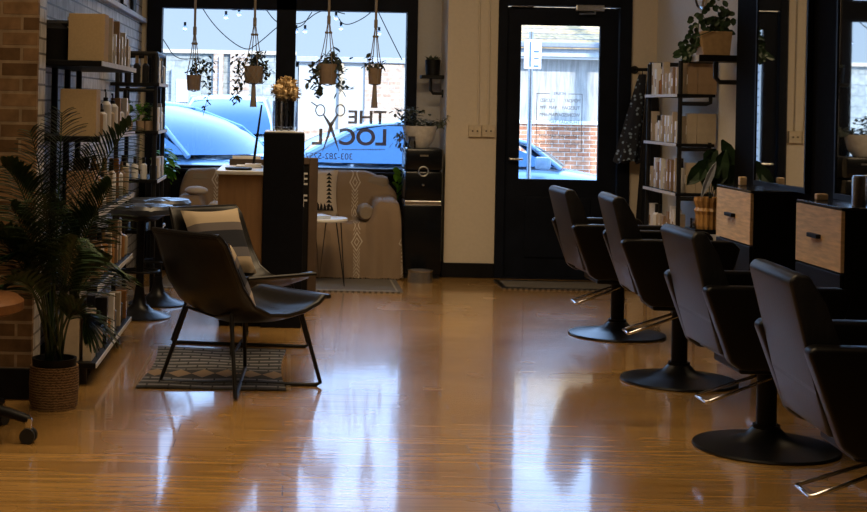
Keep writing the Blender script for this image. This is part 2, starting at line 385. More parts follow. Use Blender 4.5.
# flat roofed white block on the left
bl = thing('storage_building', 'flat-roofed pale painted building across the street seen through the left window', 'building', (0, 0, 0))
MB().box((-8, YF + .3, -.1), (0.05, YF + 4, 2.36)).build('wall', whitebrick, bl)
MB().box((-8.1, YF + .22, 2.33), (0.10, YF + 4.1, 2.40), .01).build('roof_edge', mat('pale_coping', (0.48, 0.40, 0.31), 0.8), bl)
MB().box((fx(229), YF + .2, 0), (fx(248), YF + .3, 2.33)).build('brick_panel', brickmat('pale_brick', (0.46, 0.30, 0.21), (0.50, 0.38, 0.29), (0.5, 0.45, 0.40), bumpd=0.003), bl)
MB().box((fx(212), YF + .22, 0), (fx(222), YF + .32, 2.33)).build('brick_panel', _m['pale_brick'], bl)
wd = MB().box((fx(170), YF + .2, .6), (fx(200), YF + .3, 2.05)).build('window', mat('grey_outside_window', (0.30, 0.32, 0.33), 0.4), bl)
MB().box((fx(175), YF + .17, 1.45), (fx(187), YF + .2, 1.85)).build('notice', paper, wd)
MB().box((fx(218), YF + .15, 0), (fx(221), YF + .22, 2.3)).build('downpipe', mat('grey_metal_outside', (0.45, 0.48, 0.55), 0.5), bl)
# second block, right window
b2 = thing('garage_building', 'white painted garage with a brick base seen through the right window', 'building', (0, 0, 0))
MB().box((0.15, YF + .3, 1.0), (3.0, YF + 4, 2.25)).build('wall', mat('white_outside_plaster', (0.42, 0.41, 0.39), 0.85, var=0.08, scale=3), b2)
MB().box((0.15, YF + .28, -.1), (3.0, YF + 4, 1.0)).build('brick_base', brickmat('pinkish_brick', (0.44, 0.27, 0.18), (0.50, 0.36, 0.27), (0.55, 0.5, 0.43), bumpd=0.003), b2)
MB().box((1.35, YF + .24, 1.0), (2.05, YF + .3, 2.2)).build('brick_panel', _m['pale_brick'], b2)
MB().box((0.88, YF + .2, .9), (0.96, YF + .3, 2.2)).build('post', mat('timber_outside', (0.42, 0.31, 0.20), 0.8), b2)
MB().box((0.1, YF + .2, 2.22), (3.0, YF + 4, 2.32), .01).build('roof_edge', mat('grey_coping', (0.32, 0.33, 0.35), 0.8), b2)
# house with shingle roof, through the door
shing = brickmat('asphalt_shingles', (0.42, 0.27, 0.13), (0.54, 0.37, 0.20), (0.24, 0.20, 0.15), bw=0.5, rh=0.10, ms=0.012, bumpd=0.01)
hs = thing('brick_house', 'low brick house with a tan shingle roof seen through the door glass', 'house', (0, 0, 0))
MB().box((3.1, YF, -.1), (9, YF + 4, 1.22)).build('brick_base', brickred, hs)
plast = mat('plastic_sheeting', (0.38, 0.36, 0.33), 0.7, var=0.25, spec=0.1, scale=5, bump=0.5, stretch=(4, 1, .5))
MB().box((3.1, YF + .02, 1.22), (9, YF + 4, 2.35)).build('plastic_sheet', plast, hs)
MB().box((3.1, YF - .05, 1.18), (9, YF + .02, 1.25), .01).build('ledge', paper, hs)
for xx in (3.35, 5.75): MB().box((xx, YF - .04, 1.25), (xx + .09, YF + .02, 2.4)).build('post', _m['timber_outside'], hs)
MB().box((3.0, YF - .35, 2.38), (9, YF + .1, 2.55), .01).build('fascia', mat('pale_fascia', (0.42, 0.44, 0.45), 0.6), hs)
MB().box((3.0, YF - .47, 2.54), (9, YF - .33, 2.64), .02).build('gutter', mat('grey_gutter', (0.20, 0.21, 0.23), 0.5), hs)
MB().prism([(YF - .45, 2.60), (YF + 4.5, 5.0), (YF + 4.5, 4.9), (YF - .45, 2.52)], 'x', 2.9, 9.2).build('roof', shing, hs)
# utility pole out of the frame whose shadow falls on the house
up = thing('utility_pole', 'timber utility pole with transformer can on the pavement to the right', 'pole', (10.9, 15.2, -.05))
MB().cyl((0, 0, 0), (0, 0, 11.5), .17, 12, .13).build('pole', _m['timber_outside'], up)
MB().lathe([(0, 0), (.2, 0), (.2, .8), (0, .85)], (-.38, 0, 8.1), 16).build('transformer', _m['grey_metal_outside'], up)
MB().box((-1.0, -.06, 10.2), (1.0, .06, 10.32)).build('crossarm', _m['timber_outside'], up)
# parking sign
sg = thing('parking_sign', 'small white parking sign on a thin steel post outside the door', 'sign', (P(529, 150, 15.95).x, 15.95, -.15), R(12))
MB().cyl((0, 0, 0), (0, 0, 2.45), .025, 10).build('post', steel, sg)
sgp = MB().box((-.09, -.03, 2.04), (.11, -.024, 2.36), .002).build('sign_plate', paper, sg)
MB().box((-.03, -.034, 2.06), (-.01, -.031, 2.34)).box((.02, -.034, 2.22), (.08, -.031, 2.24)).box((.02, -.034, 2.15), (.08, -.031, 2.165)).box((.02, -.034, 2.06), (.08, -.031, 2.08)).build('sign_print', mat('blue_print', (0.08, 0.16, 0.5), 0.5), sgp)

carglass = mat('car_glass', (0.055, 0.115, 0.20), 0.05, metal=0.85, var=0.05)
def car(label, paint, loc, rz, H=1.45, group='cars parked outside'):
    e = thing('car', label, 'car', loc, rz, group)
    k = H / 1.45
    secs = [(-2.28, .42, .62, .62), (-2.2, .32, .90, .78), (-1.9, .24, .98, .86), (-1.2, .22, .98, .89), (0, .22, .94, .90), (.9, .22, .98, .90), (1.25, .22, .95, .89), (1.8, .24, .87, .86), (2.12, .30, .76, .76), (2.25, .40, .56, .60)]
    bm = MB(); rings = []
    for x, zb, zt, hw in secs:
        zt *= k
        rings.append([bm.bm.verts.new((x, s * y, z)) for s, y, z in ((-1, hw * .85, zb), (-1, hw, zb + .14), (-1, hw, zt - .20), (-1, hw * .93, zt - .05), (-1, hw * .6, zt), (1, hw * .6, zt), (1, hw * .93, zt - .05), (1, hw, zt - .20), (1, hw, zb + .14), (1, hw * .85, zb))])
    for a, b_ in zip(rings, rings[1:]):
        for i in range(10): bm.bm.faces.new((a[i], a[(i + 1) % 10], b_[(i + 1) % 10], b_[i]))
    bm.bm.faces.new(rings[0]); bm.bm.faces.new(rings[-1][::-1])
    bm.build('body', paint, e, smooth=True, sub=2)
    zb, zr = .965 * k, 1.42 * k
    base = [(-1.75, .74), (-1.0, .80), (.3, .80), (1.25, .70)]; top = [(-1.05, .55), (-.7, .60), (.0, .60), (.30, .55)]
    zt = [zr - .07, zr - .01, zr - .01, zr - .06]
    g = MB(); L = []
    for s in (-1, 1):
        L.append([[g.bm.verts.new((x, s * y, zb)) for x, y in base], [g.bm.verts.new((x, s * y, zt[i])) for i, (x, y) in enumerate(top)]])
    for q in L:
        for i in range(3): g.bm.faces.new((q[0][i], q[0][i + 1], q[1][i + 1], q[1][i]))
    def ws(xb, yb_, xt, yt, ztop, sgn):
        def f(u, v):
            s = 2 * v - 1; y = s * (yb_ + (yt - yb_) * u); bul = (1 - s * s)
            return (xb + (xt - xb) * u + sgn * (.16 * bul * (1 - .6 * u) + .10 * math.sin(PI * u)), y, zb + (ztop - zb) * u + .05 * math.sin(PI * u) + .03 * bul * u)
        g.grid(f, 8, 10)
    ws(1.25, .70, .30, .55, zt[3], 1); ws(-1.75, .74, -1.05, .55, zt[0], -1)
    g.build('window_glass', carglass, e, smooth=True)
    rf = MB().grid(lambda u, v: (-1.08 + 1.41 * u, (-.57 - .05 * math.sin(PI * u)) * (1 - 2 * v), zr - .065 + .075 * math.sin(PI * u) ** .6 + .03 * math.sin(PI * v)), 10, 6)
    rf.build('roof', paint, e, smooth=True, solid=.03)
    for s in (-1, 1):
        pl = MB()
        pl.tube([(1.27, s * .71, zb - .02), (.90, s * .645, zb + .26), (.32, s * .56, zt[3])], .026).tube([(-1.77, s * .75, zb - .02), (-1.06, s * .56, zt[0])], .045).tube([(-.25, s * .80, zb), (-.22, s * .605, zt[1])], .03)
        pl.build('pillar', paint, e)
        MB().box((.95, s * .86, zb - .02), (1.12, s * 1.02, zb + .12), .03).build('wing_mirror', paint, e, smooth=True)
        for x in (-1.35, 1.38):
            wh = MB().cyl((x, s * .70, .32), (x, s * .91, .32), .32, 24).build('wheel', rubber, e, smooth=True)
            MB().cyl((x, s * .905, .32), (x, s * .915, .32), .2, 16).build('hub', steel, wh)
    MB().tube([(1.30, -.5, zb - .0), (1.22, .1, zb + .03)], .012).tube([(1.32, .05, zb - .0), (1.24, .6, zb + .03)], .012).build('wiper', rubber, e)
    return e
paintblue = mat('light_blue_car_paint', (0.17, 0.33, 0.52), 0.25, metal=0.2, var=0.02, coat=0.6)
paintsilver = mat('silver_blue_car_paint', (0.36, 0.48, 0.60), 0.25, metal=0.3, var=0.02, coat=0.6)
paintwhite = mat('pale_car_paint', (0.30, 0.44, 0.60), 0.25, metal=0.1, var=0.02, coat=0.6)
car('pale blue car parked at an angle, its windshield filling the left window', paintblue, (-1.62, 15.55, -.15), R(-35), 1.62)
car('silver car facing the salon, parked behind the angled one', paintsilver, (-.96, 23.0, -.15), R(-90), 1.72)
car('pale blue sedan parked side-on, spanning the right window and the door', paintwhite, (1.85, 17.2, -.15), R(-3), 1.42)

# string lights
sl = thing('string_lights', 'black cable of clear festoon bulbs drooping across the outside of the window', 'string lights', (0, 0, 0))
D = 13.45
segs = [[(195, -4), (215, 28), (245, 52), (258, 44), (285, 20), (300, 26), (322, 8), (345, 14)], [(150, 20), (165, 42), (176, 60), (200, 58)], [(225, 6), (236, 12), (262, -2)], [(265, 8), (277, 24), (300, 30), (312, 12)], [(336, 14), (344, 27), (365, 18), (378, 5)], [(374, 3), (386, 28), (402, 60)]]
cb = MB()
for sg_ in segs:
    pts = [P(*q, D) for q in sg_]
    for _ in range(3):
        pts = [pts[0]] + [v for a, c in zip(pts, pts[1:]) for v in (a.lerp(c, .25), a.lerp(c, .75))] + [pts[-1]]
    cb.tube(pts, .0048, 6)
cb.build('cable', rubber, sl)
bulbg = mat('bulb_glass', (0.95, 0.96, 0.98), 0.25, var=0.0, trans=0.95)
for (x, y) in ((185, 28), (226, 17), (239, 14), (282, 30), (296, 31), (305, 31), (336, 18), (341, 28), (370, 10), (379, 33)):
    p = P(x, y, D)
    bb = MB().sphere(p, .024, sc=(1, 1, 1.15)).build('bulb', bulbg, sl, smooth=True)
    MB().cyl(p + Vector((0, 0, .02)), p + Vector((0, 0, .055)), .012, 8).build('socket', rubber, bb)

# ------------------------------------------------------------------ lettering on the glass
ds = thing('window_lettering', 'grey vinyl lettering with open scissors on the right window pane', 'sign', (0, YW + .022, 0))
def bx(px0, px1, py0, py1, D):
    a = P(px0, py1, D); c = P(px1, py0, D); return (a.x, c.x, P((px0 + px1) / 2, py1, D).z, P((px0 + px1) / 2, py0, D).z)
DW = YW + .02
text_mesh('word', 'THE', bx(348, 386.5, 110.6, 124, DW), 0, decal, ds, .02)
text_mesh('word', 'LOC', bx(339, 386.5, 128.5, 145.5, DW), 0, decal, ds, .025)
text_mesh('letter', 'L', bx(311.5, 322.5, 128.5, 144.8, DW), 0, decal, ds, .02)
text_mesh('telephone_number', '303-282-5257', bx(305, 352.5, 153, 159.3, DW), 0, decal, ds, 0)
sc = MB()
def q2(x, y): p = P(x, y, DW); return (p.x, 0, p.z)
for cx in (320.3, 340.3):
    sc.tube([q2(cx + 4.6 * math.cos(a * PI / 10), 110.3 + 5.6 * math.sin(a * PI / 10)) for a in range(20)], .006, 6, closed=True)
sc.tube([q2(323.5, 114.5), q2(330, 125), q2(334, 136), q2(339, 151.5)], .01, 6, rr=[.007, .018, .013, .002])
sc.tube([q2(337.5, 114.5), q2(331, 125), q2(328, 136), q2(322.5, 151.5)], .01, 6, rr=[.007, .018, .013, .002])
sc.tube([q2(317, 106), q2(311, 102)], .006, 6)
sco = sc.build('scissors', decal, ds)
for v in sco.data.vertices: v.co.y *= 0.12
ln = MB()
x = 342.0
while x < 384:
    wd_ = rnd.uniform(.7, 1.4); a = q2(x, 150.2); c = q2(x + wd_, 148.9); ln.box((a[0], -.001, a[2]), (c[0], .001, c[2])); x += wd_ + .7
ln.build('small_print', decal, ds)
dd = thing('door_hours_sign', 'thin framed list of opening hours lettered on the door glass', 'sign', (0, YB + .036, 0))
DD = YB + .036
x0, x1, z0, z1 = bx(535.5, 582.5, 93.5, 152, DD)
fm = MB()
tt = .005
fm.box((x0, -.001, z0), (x0 + tt, .001, z1)).box((x1 - tt, -.001, z0), (x1, .001, z1)).box((x0, -.001, z0), (x1, .001, z0 + tt)).box((x0, -.001, z1 - tt), (x0 + .11, .001, z1)).box((x1 - .12, -.001, z1 - tt), (x1, .001, z1)).build('border', decal, dd)
text_mesh('heading', 'HOURS', ((x0 + x1) / 2 - .05, (x0 + x1) / 2 + .05, z1 - .012, z1 + .012), 0, mat('blue_decal', (.05, .12, .4), .6), dd)
days = [('MONDAY', 'CLOSED'), ('TUESDAY', '9AM-7PM'), ('WEDNESDAY', '9AM-8PM'), ('THURSDAY', '9AM-8PM'), ('FRIDAY', '9AM-7PM'), ('SATURDAY', '9AM-5PM'), ('SUNDAY', 'CLOSED')]
for i, (a, c) in enumerate(days):
    z = z1 - .075 - i * .061
    text_mesh('day', a, (x1 - .02 - .0225 * len(a), x1 - .02, z, z + .03), 0, decal, dd)
    text_mesh('hours', c, (x0 + .03, x0 + .03 + .0205 * len(c), z, z + .03), 0, decal, dd)

# ------------------------------------------------------------------ back wall fittings
sw = thing('wall_switch', 'left cream double switch plate on the column below its conduit', 'switch', P(474.5, 131, YB), 0, 'switch plates on the column')
platem = mat('cream_plastic', (0.62, 0.52, 0.38), 0.5)
MB().box((-.055, -.03, -.052), (.055, 0, .052), .005).build('plate', platem, sw)
MB().cyl((-.02, -.03, 0), (-.02, -.037, 0), .008, 8).cyl((.02, -.03, 0), (.02, -.037, 0), .008, 8).build('button', mat('dark_plastic', (.1, .08, .06), .5), sw)
dup(sw, P(488, 131, YB), 0, 'right cream double switch plate on the column, nearer the door', 'switch plates on the column')
cdt = MB().tube([P(478, 125, YB - .01), P(480.3, -40, YB - .01)], .009, 8).build('cable_conduit', cream); tag(cdt, 'left thin painted conduit running up the cream column', 'conduit')
cdt = MB().tube([P(488, 125, YB - .01), P(490.6, -40, YB - .01)], .009, 8).build('cable_conduit', cream); tag(cdt, 'right thin painted conduit running up the cream column near the door', 'conduit')

# wall shelf with black pot beside window, hanging from side of column
a = P(447, 77, 12.66)
ws = thing('wall_shelf', 'small black pipe shelf on the recess side of the cream column', 'shelf', (XP0, 12.66, a.z))
MB().box((-.20, -.07, -.018), (-.0, .07, .012), .003).build('board', black, ws)
MB().tube([(-.11, 0, -.018), (-.11, 0, -.12), (-.09, 0, -.145), (-.0, 0, -.145)], .013, 8).cyl((-.012, 0, -.145), (0, 0, -.145), .035, 12).build('bracket', pipe, ws)
pt = thing('potted_succulent', 'small black pot with a dark succulent on the little wall shelf', 'plant', (XP0 - .095, 12.66, a.z + .012))
MB().lathe([(0, 0), (.06, 0), (.068, .135), (.06, .135), (.055, .12), (0, .12)], n=20).build('pot', black, pt, smooth=True)
lf = MB()
for i in range(22):
    a_ = i * 2.4; lf.leaf((rnd.uniform(-.03, .03), rnd.uniform(-.03, .03), .12), (math.cos(a_), math.sin(a_), rnd.uniform(.4, 2)), rnd.uniform(.05, .09), .03, .2)
lf.build('foliage', leafgrey, pt)

# tall black cabinet stack beside the sofa
cb_ = thing('retro_cabinet', 'glossy black stacked metal cabinet beside the sofa carrying a white bowl planter', 'cabinet', (1.135, 12.40, 0))
gb = mat('glossy_black_enamel', (.005, .006, .008), .25, var=.1, spec=.3)
MB().box((-.155, -.18, .04), (.165, .2, .62), .012).build('lower_case', gb, cb_, smooth=True)
MB().box((-.15, -.175, .62), (.155, .19, .655), .003).build('metal_band', steel, cb_)
up_ = MB().box((-.155, -.18, .655), (.165, .2, .905), .02).build('middle_drawer', gb, cb_, smooth=True)
MB().sphere((0, -.19, .79), .013).build('knob', chrome, up_)
up_ = MB().box((-.155, -.18, .91), (.165, .2, 1.10), .025).build('top_drawer', gb, cb_, smooth=True)
MB().tube([(.04 * math.cos(a_ * PI / 8), -.185, .905 + .04 * math.sin(a_ * PI / 8)) for a_ in range(16)], .006, 6, closed=True).build('ring_pull', steel, up_)
MB().box((-.03, -.184, 1.03), (.04, -.178, 1.045)).build('badge', steel, up_)
MB().box((-.14, -.16, 0), (.15, .18, .04)).build('plinth', black, cb_)
pl = thing('bowl_planter', 'wide white bowl of trailing grey-green succulents on the black cabinet', 'plant', (1.11, 12.38, 1.10))
MB().lathe([(0, 0), (.075, 0), (.12, .06), (.15, .185), (.14, .185), (.11, .06), (.0, .05)], n=28).build('bowl', mat('white_ceramic', (.60, .58, .56), .4), pl, smooth=True)
MB().lathe([(0, .165), (.135, .165)], n=20).build('soil', soil, pl)
lf = MB()
for i in range(230):
    a_ = rnd.uniform(0, 2 * PI)
    cx, cz = (rnd.gauss(-.10, .07), rnd.uniform(.18, .34)) if i < 140 else (rnd.uniform(-.05, .19), rnd.uniform(.17, .23))
    lf.leaf((cx, rnd.uniform(-.08, .08), cz), (math.cos(a_), math.sin(a_), rnd.uniform(-.5, 1)), rnd.uniform(.035, .06), .03, .2)
for i in range(40):
    u = i / 40; lf.leaf((.14 + .10 * u, rnd.uniform(-.03, .03), .19 + .09 * u * u), (rnd.uniform(-1, 1), rnd.uniform(-1, 1), rnd.uniform(-1, 1)), .035, .018)
lf.build('foliage', leafgrey, pl)
lf = MB()
for i in range(50): lf.leaf((-.17 + rnd.gauss(0, .025), rnd.uniform(-.1, .0), rnd.uniform(.0, .14)), (rnd.uniform(-1, 1), rnd.uniform(-1, 1), rnd.uniform(-1, .4)), .04, .02)
lf.build('trailing_stems', leafgrey, pl)
gcup = thing('drinking_glass', 'clear upturned tumbler in front of the white bowl planter', 'glass', (1.035, 12.255, 1.10))
MB().lathe([(.036, 0), (.030, .10), (0, .10), (0, .096), (.027, .096), (.033, 0)], n=20).build('tumbler', vglass, gcup, smooth=True)
lp = thing('potted_plant', 'bright green leaves in a slim black pot between sofa and black cabinet', 'plant', (.965, 12.80, .0))
MB().lathe([(0, 0), (.03, 0), (.04, .62), (.0, .62)], n=14).build('pot', black, lp)
lf = MB()
for i in range(12): lf.leaf((rnd.uniform(-.015, .015), 0, .62 + i * .02), (rnd.uniform(-1, 1), -.6, rnd.uniform(.6, 2.0)), .12, .06, .3)
lf.build('foliage', leafbright, lp)
bw = thing('dog_bowl', 'stainless steel dog bowl on the floor in front of the black cabinet', 'bowl', (P(420, 280, 11.98).x, 11.98, 0))
MB().lathe([(0, .012), (.09, .012), (.105, .0), (.098, .09), (.108, .10), (.09, .10), (.08, .03), (0, .03)], n=28).build('dish', steel, bw, smooth=True)

# ------------------------------------------------------------------ sofa and throw
linen = mat('grey_linen', (.25, .20, .15), .9, var=.1, scale=200)
sf = thing('sofa', 'two-seat sofa under the window, hidden beneath a patterned tan throw', 'sofa', (0, 12.45, 0))
MB().box((-.90, -.28, .10), (.90, .36, .36), .03).build('frame', linen, sf)
MB().box((-.72, -.30, .36), (.72, .2, .45), .04).build('seat_cushion', linen, sf)
MB().box((-.88, .18, .36), (.88, .36, .84), .05).build('backrest', linen, sf)
for s in (-1, 1): MB().box((s * .91, -.28, .3), (s * .73, .30, .62), .05).build('arm', linen, sf)
for s in (-1, 1):
    for q in (-.22, .3): MB().cyl((s * .84, q, 0), (s * .84, q, .1), .025, 10).build('leg', black, sf)
m, t, b = nodemat('throw_cloth')
tc = N(t, 'ShaderNodeTexCoord'); sp = N(t, 'ShaderNodeSeparateXYZ'); t.links.new(tc.outputs['Object'], sp.inputs[0])
vv = math_(t, 'SUBTRACT', sp.outputs[2], math_(t, 'MULTIPLY', sp.outputs[1], 0.9))
W_ = .40; H_ = .36
uu = math_(t, 'SUBTRACT', math_(t, 'FRACT', math_(t, 'DIVIDE', math_(t, 'ADD', sp.outputs[0], 10.02), W_)), .5)
au = math_(t, 'MULTIPLY', math_(t, 'ABSOLUTE', uu), W_)
fv = math_(t, 'MULTIPLY', math_(t, 'SUBTRACT', math_(t, 'FRACT', math_(t, 'DIVIDE', math_(t, 'ADD', vv, 10), H_)), .5), H_)
av = math_(t, 'ABSOLUTE', fv)
d1_ = math_(t, 'ADD', math_(t, 'MULTIPLY', au, 1.5), av)
def band(x, c, w): return math_(t, 'LESS_THAN', math_(t, 'ABSOLUTE', math_(t, 'SUBTRACT', x, c)), w)
mask = math_(t, 'MAXIMUM', band(d1_, .068, .008), band(d1_, .03, .006))
chev = math_(t, 'FRACT', math_(t, 'DIVIDE', math_(t, 'ADD', av, math_(t, 'MULTIPLY', au, 1.4)), .030))
chm = math_(t, 'MULTIPLY', math_(t, 'MULTIPLY', math_(t, 'LESS_THAN', chev, .4), math_(t, 'LESS_THAN', au, .028)), math_(t, 'GREATER_THAN', d1_, .095))
mask = math_(t, 'MULTIPLY', math_(t, 'MAXIMUM', mask, chm), .75)
nz = N(t, 'ShaderNodeTexNoise'); nz.inputs['Scale'].default_value = 5; nz.inputs['Detail'].default_value = 6; t.links.new(tc.outputs['Object'], nz.inputs['Vector'])
mx = N(t, 'ShaderNodeMix', data_type='RGBA'); t.links.new(mask, mx.inputs[0]); mx.inputs[6].default_value = (.26, .185, .125, 1); mx.inputs[7].default_value = (.62, .56, .48, 1)
t.links.new(mx.outputs[2], b.inputs['Base Color']); b.inputs['Roughness'].default_value = .9
bp = N(t, 'ShaderNodeBump'); bp.inputs['Strength'].default_value = .5; bp.inputs['Distance'].default_value = .03; t.links.new(nz.outputs[0], bp.inputs['Height']); t.links.new(bp.outputs[0], b.inputs['Normal'])
prof = [(-.36, .012), (-.355, .15), (-.345, .30), (-.335, .41), (-.31, .465), (-.22, .475), (-.1, .475), (.05, .48), (.13, .50), (.16, .58), (.165, .70), (.18, .82), (.22, .875), (.30, .885), (.37, .86), (.385, .7), (.385, .5)]
arm = [(-.36, .012), (-.355, .2), (-.35, .42), (-.345, .58), (-.31, .65), (-.22, .665), (-.1, .665), (.02, .665), (.10, .67), (.15, .68), (.17, .72), (.18, .80), (.22, .865), (.30, .875), (.37, .86), (.385, .7), (.385, .5)]
cols = []
for i in range(61):
    x = -.90 + 1.8 * i / 60
    cols.append((x, x, min(1, max(0, (abs(x) - .68) / .05)), 0))
side = [(.935, .0, 1, .02), (.95, 0, 1, .10), (.955, 0, 1, .25), (.965, 0, 1, .45), (.975, 0, 1, .63)]
left = [(-s_[0], 0, 1, s_[3]) for s_ in side[::-1]]; cols = left + cols + side
def throwpt(i, j):
    x, _, a_, dr = cols[i]; p = prof[j]; q = arm[j]
    y = p[0] + (q[0] - p[0]) * a_; z = p[1] + (q[1] - p[1]) * a_
    z = z * 1.0 - dr
    if j >= 9: k_ = min(1, max(0, (x - .66) / .29 if x > 0 else (-x - .86) / .10)); z -= (z - .66) * .85 * k_ * k_ if z > .66 else 0
    if dr: y = max(-.355, min(.37, y))
    wv = .008 * math.sin(x * 37 + y * 9) + .006 * math.sin(x * 71 + z * 13)
    if j < 4: y += wv * 1.6 + (.02 * math.sin(x * 23 + z * 6) + .012 * math.sin(x * 49)) * max(0, .5 - z); x += .01 * math.sin(z * 20 + x * 5)
    elif j < 12: z += wv * .5
    zz = max(.01 + .006 * math.sin(x * 40), z)
    return (x, y, zz)
th = MB(); V = [[th.bm.verts.new(throwpt(i, j)) for j in range(len(prof))] for i in range(len(cols))]
for i in range(len(cols) - 1):
    for j in range(len(prof) - 1):
        try: th.bm.faces.new((V[i][j], V[i + 1][j], V[i + 1][j + 1], V[i][j + 1]))
        except ValueError: pass
for k in range(120):
    x = -.93 + 1.86 * k / 119; th.leaf((x, -.36, .03), (rnd.uniform(-.4, .4), -1, -.3), .035, .008, .5)
tho = th.build('throw_blanket', m, smooth=True, loc=(0, 12.45, 0)); tho.modifiers.new('sub', 'SUBSURF').render_levels = 1
tag(tho, 'tan throw with pale diamond motifs draped over the whole sofa', 'throw')
cushw = mat('cream_cushion_cloth', (.52, .45, .38), .9, var=.05, scale=150, bump=.1)
def pillow(mb, w_, h_, th_, M, n=12):
    def f(sgn):
        def g(u, v):
            a, c = 2 * u - 1, 2 * v - 1
            k = (1 - a ** 4) * (1 - c ** 4); e = 1 - .06 * (1 - abs(a)) * 0
            pinch = 1 - .07 * (1 - c * c) * 0
            x = a * w_ / 2 * (1 - .08 * (1 - c ** 2) * a * a); z = c * h_ / 2 * (1 - .08 * (1 - a ** 2) * c * c)
            return M @ Vector((x, sgn * th_ / 2 * max(0, k) ** .5, z))
        return g
    mb.grid(f(1), n, n); mb.grid(f(-1), n, n)
    bmesh.ops.remove_doubles(mb.bm, verts=mb.bm.verts, dist=1e-4)
cu = thing('cushion', 'cream square cushion with black triangle border on the sofa', 'cushion', (.22, 12.42, .50), 0)
mb = MB(); M_ = Matrix.Translation((0, .08, .19)) @ Matrix.Rotation(R(-20), 4, 'X'); pillow(mb, .42, .42, .13, M_); mb.build('cover', cushw, cu, smooth=True)
pr = MB()
for i in range(9):
    z = -.14 + i * .035
    pts = [M_ @ Vector((x, -.066 * ((1 - (x / .21) ** 4) * (1 - (zz / .21) ** 4)) ** .5 - .002, zz)) for x, zz in ((.105, z), (.155, z), (.13, z + .03))]
    pr.bm.faces.new([pr.bm.verts.new(p) for p in pts])
for i in range(9):
    x = -.1 + .03 * i
    pts = [M_ @ Vector((xx, -.066 * ((1 - (xx / .21) ** 4) * (1 - (zz / .21) ** 4)) ** .5 - .002, zz)) for xx, zz in ((x, -.17), (x + .03, -.17), (x + .025, -.10 - .006 * i), (x + .01, -.08 - .005 * i))]
    pr.bm.faces.new([pr.bm.verts.new(p) for p in pts])
pr.build('triangle_print', black, cu, solid=.002)
bo = MB().lathe([(0, -.16), (.05, -.158), (.068, -.13), (.068, .13), (.05, .158), (0, .16)], n=20, M=Matrix.Rotation(R(90), 4, 'X')).build('bolster', linen, smooth=True, loc=(.655, 12.30, .55))
tag(bo, 'small brown round bolster on the seat against the right arm', 'bolster')
bo2 = MB().lathe([(0, -.16), (.05, -.158), (.068, -.13), (.068, .13), (.05, .158), (0, .16)], n=20, M=Matrix.Rotation(R(90), 4, 'X')).build('bolster', cushw, smooth=True, loc=(-.62, 12.30, .545))
tag(bo2, 'small cream round bolster on the seat against the left arm', 'bolster')
bo3 = MB().sphere((0, 0, 0), .1, 16, 10, (1, .9, .4)).build('rolled_towel', cushw, smooth=True, loc=(-.78, 12.30, .70)); tag(bo3, 'folded white cloth lying on the left arm of the sofa', 'towel')
# green plant left of sofa
gp = thing('potted_plant', 'bright green leafy plant in a dark tall planter left of the sofa', 'plant', (-1.13, 12.55, 0))
MB().lathe([(0, 0), (.10, 0), (.075, .55), (.11, .62), (.11, .82), (0, .80)], n=20).build('planter', black, gp, smooth=True)
lf = MB()
for i in range(46):
    a_ = rnd.uniform(-1.2, 1.0); lf.leaf((rnd.uniform(-.06, .10), rnd.uniform(-.08, .05), .82 + rnd.uniform(0, .22)), (math.cos(a_), math.sin(a_), rnd.uniform(-.6, .9)), rnd.uniform(.08, .14), .07, .4)
lf.build('foliage', leafbright, gp)
# side table
st = thing('side_table', 'small round white-topped table on black hairpin legs before the sofa', 'table', (.28, 11.62, 0))
MB().lathe([(0, .52), (.2, .52), (.205, .53), (.2, .545), (0, .545)], n=32).build('tabletop', plainw, st, smooth=True)
for a_ in (-.45, 1.65, 3.75):
    c_, s_ = math.cos(a_), math.sin(a_); p = Vector((c_, s_, 0)); q = Vector((-s_, c_, 0))
    MB().tube([p * .14 + q * .045 + Vector((0, 0, .52)), p * .20 + Vector((0, 0, .006)), p * .14 - q * .045 + Vector((0, 0, .52))], .005, 6).build('leg', pipe, st)
mg = MB().box((-.09, -.12, 0), (.09, .12, .012), .002).box((-.08, -.11, .012), (.10, .12, .022), .002).build('magazine', mat('pale_magazine', (.55, .62, .75), .3), loc=(.22, 11.60, .546)); mg.rotation_euler = (0, 0, .3)
tag(mg, 'pale magazines lying on the small round table', 'magazine')

# rugs
m, t, b = nodemat('runner_cloth'); tc = N(t, 'ShaderNodeTexCoord'); ck = N(t, 'ShaderNodeTexChecker'); ck.inputs['Scale'].default_value = 45; ck.inputs['Color1'].default_value = (.05, .045, .04, 1); ck.inputs['Color2'].default_value = (.17, .15, .13, 1)
t.links.new(tc.outputs['Object'], ck.inputs[0]); t.links.new(ck.outputs[0], b.inputs['Base Color']); b.inputs['Roughness'].default_value = .95; runner = m
rg = thing('sofa_rug', 'flat grey-brown rug with a pale border in front of the sofa', 'rug', (-.05, 11.64, 0))
MB().box((-.96, -.40, 0), (.96, .42, .008), .002).build('pile', runner, rg)
pale = mat('pale_weave', (.26, .24, .21), .95)
MB().box((-.92, -.37, .008), (.92, -.355, .010)).box((.905, -.37, .008), (.92, .40, .010)).box((-.92, -.33, .008), (.88, -.32, .010)).build('border', pale, rg)
dm = thing('door_mat', 'dark woven door mat on the floor at the entrance door', 'mat', (2.20, 11.88, 0))
MB().box((-.47, -.27, 0), (.50, .27, .012), .003).build('pile', runner, dm)
MB().box((-.47, -.27, .012), (.5, -.23, .014)).box((-.47, .23, .012), (.5, .27, .014)).box((-.47, -.27, .012), (-.43, .27, .014)).box((.46, -.27, .012), (.5, .27, .014)).build('border', black, dm)

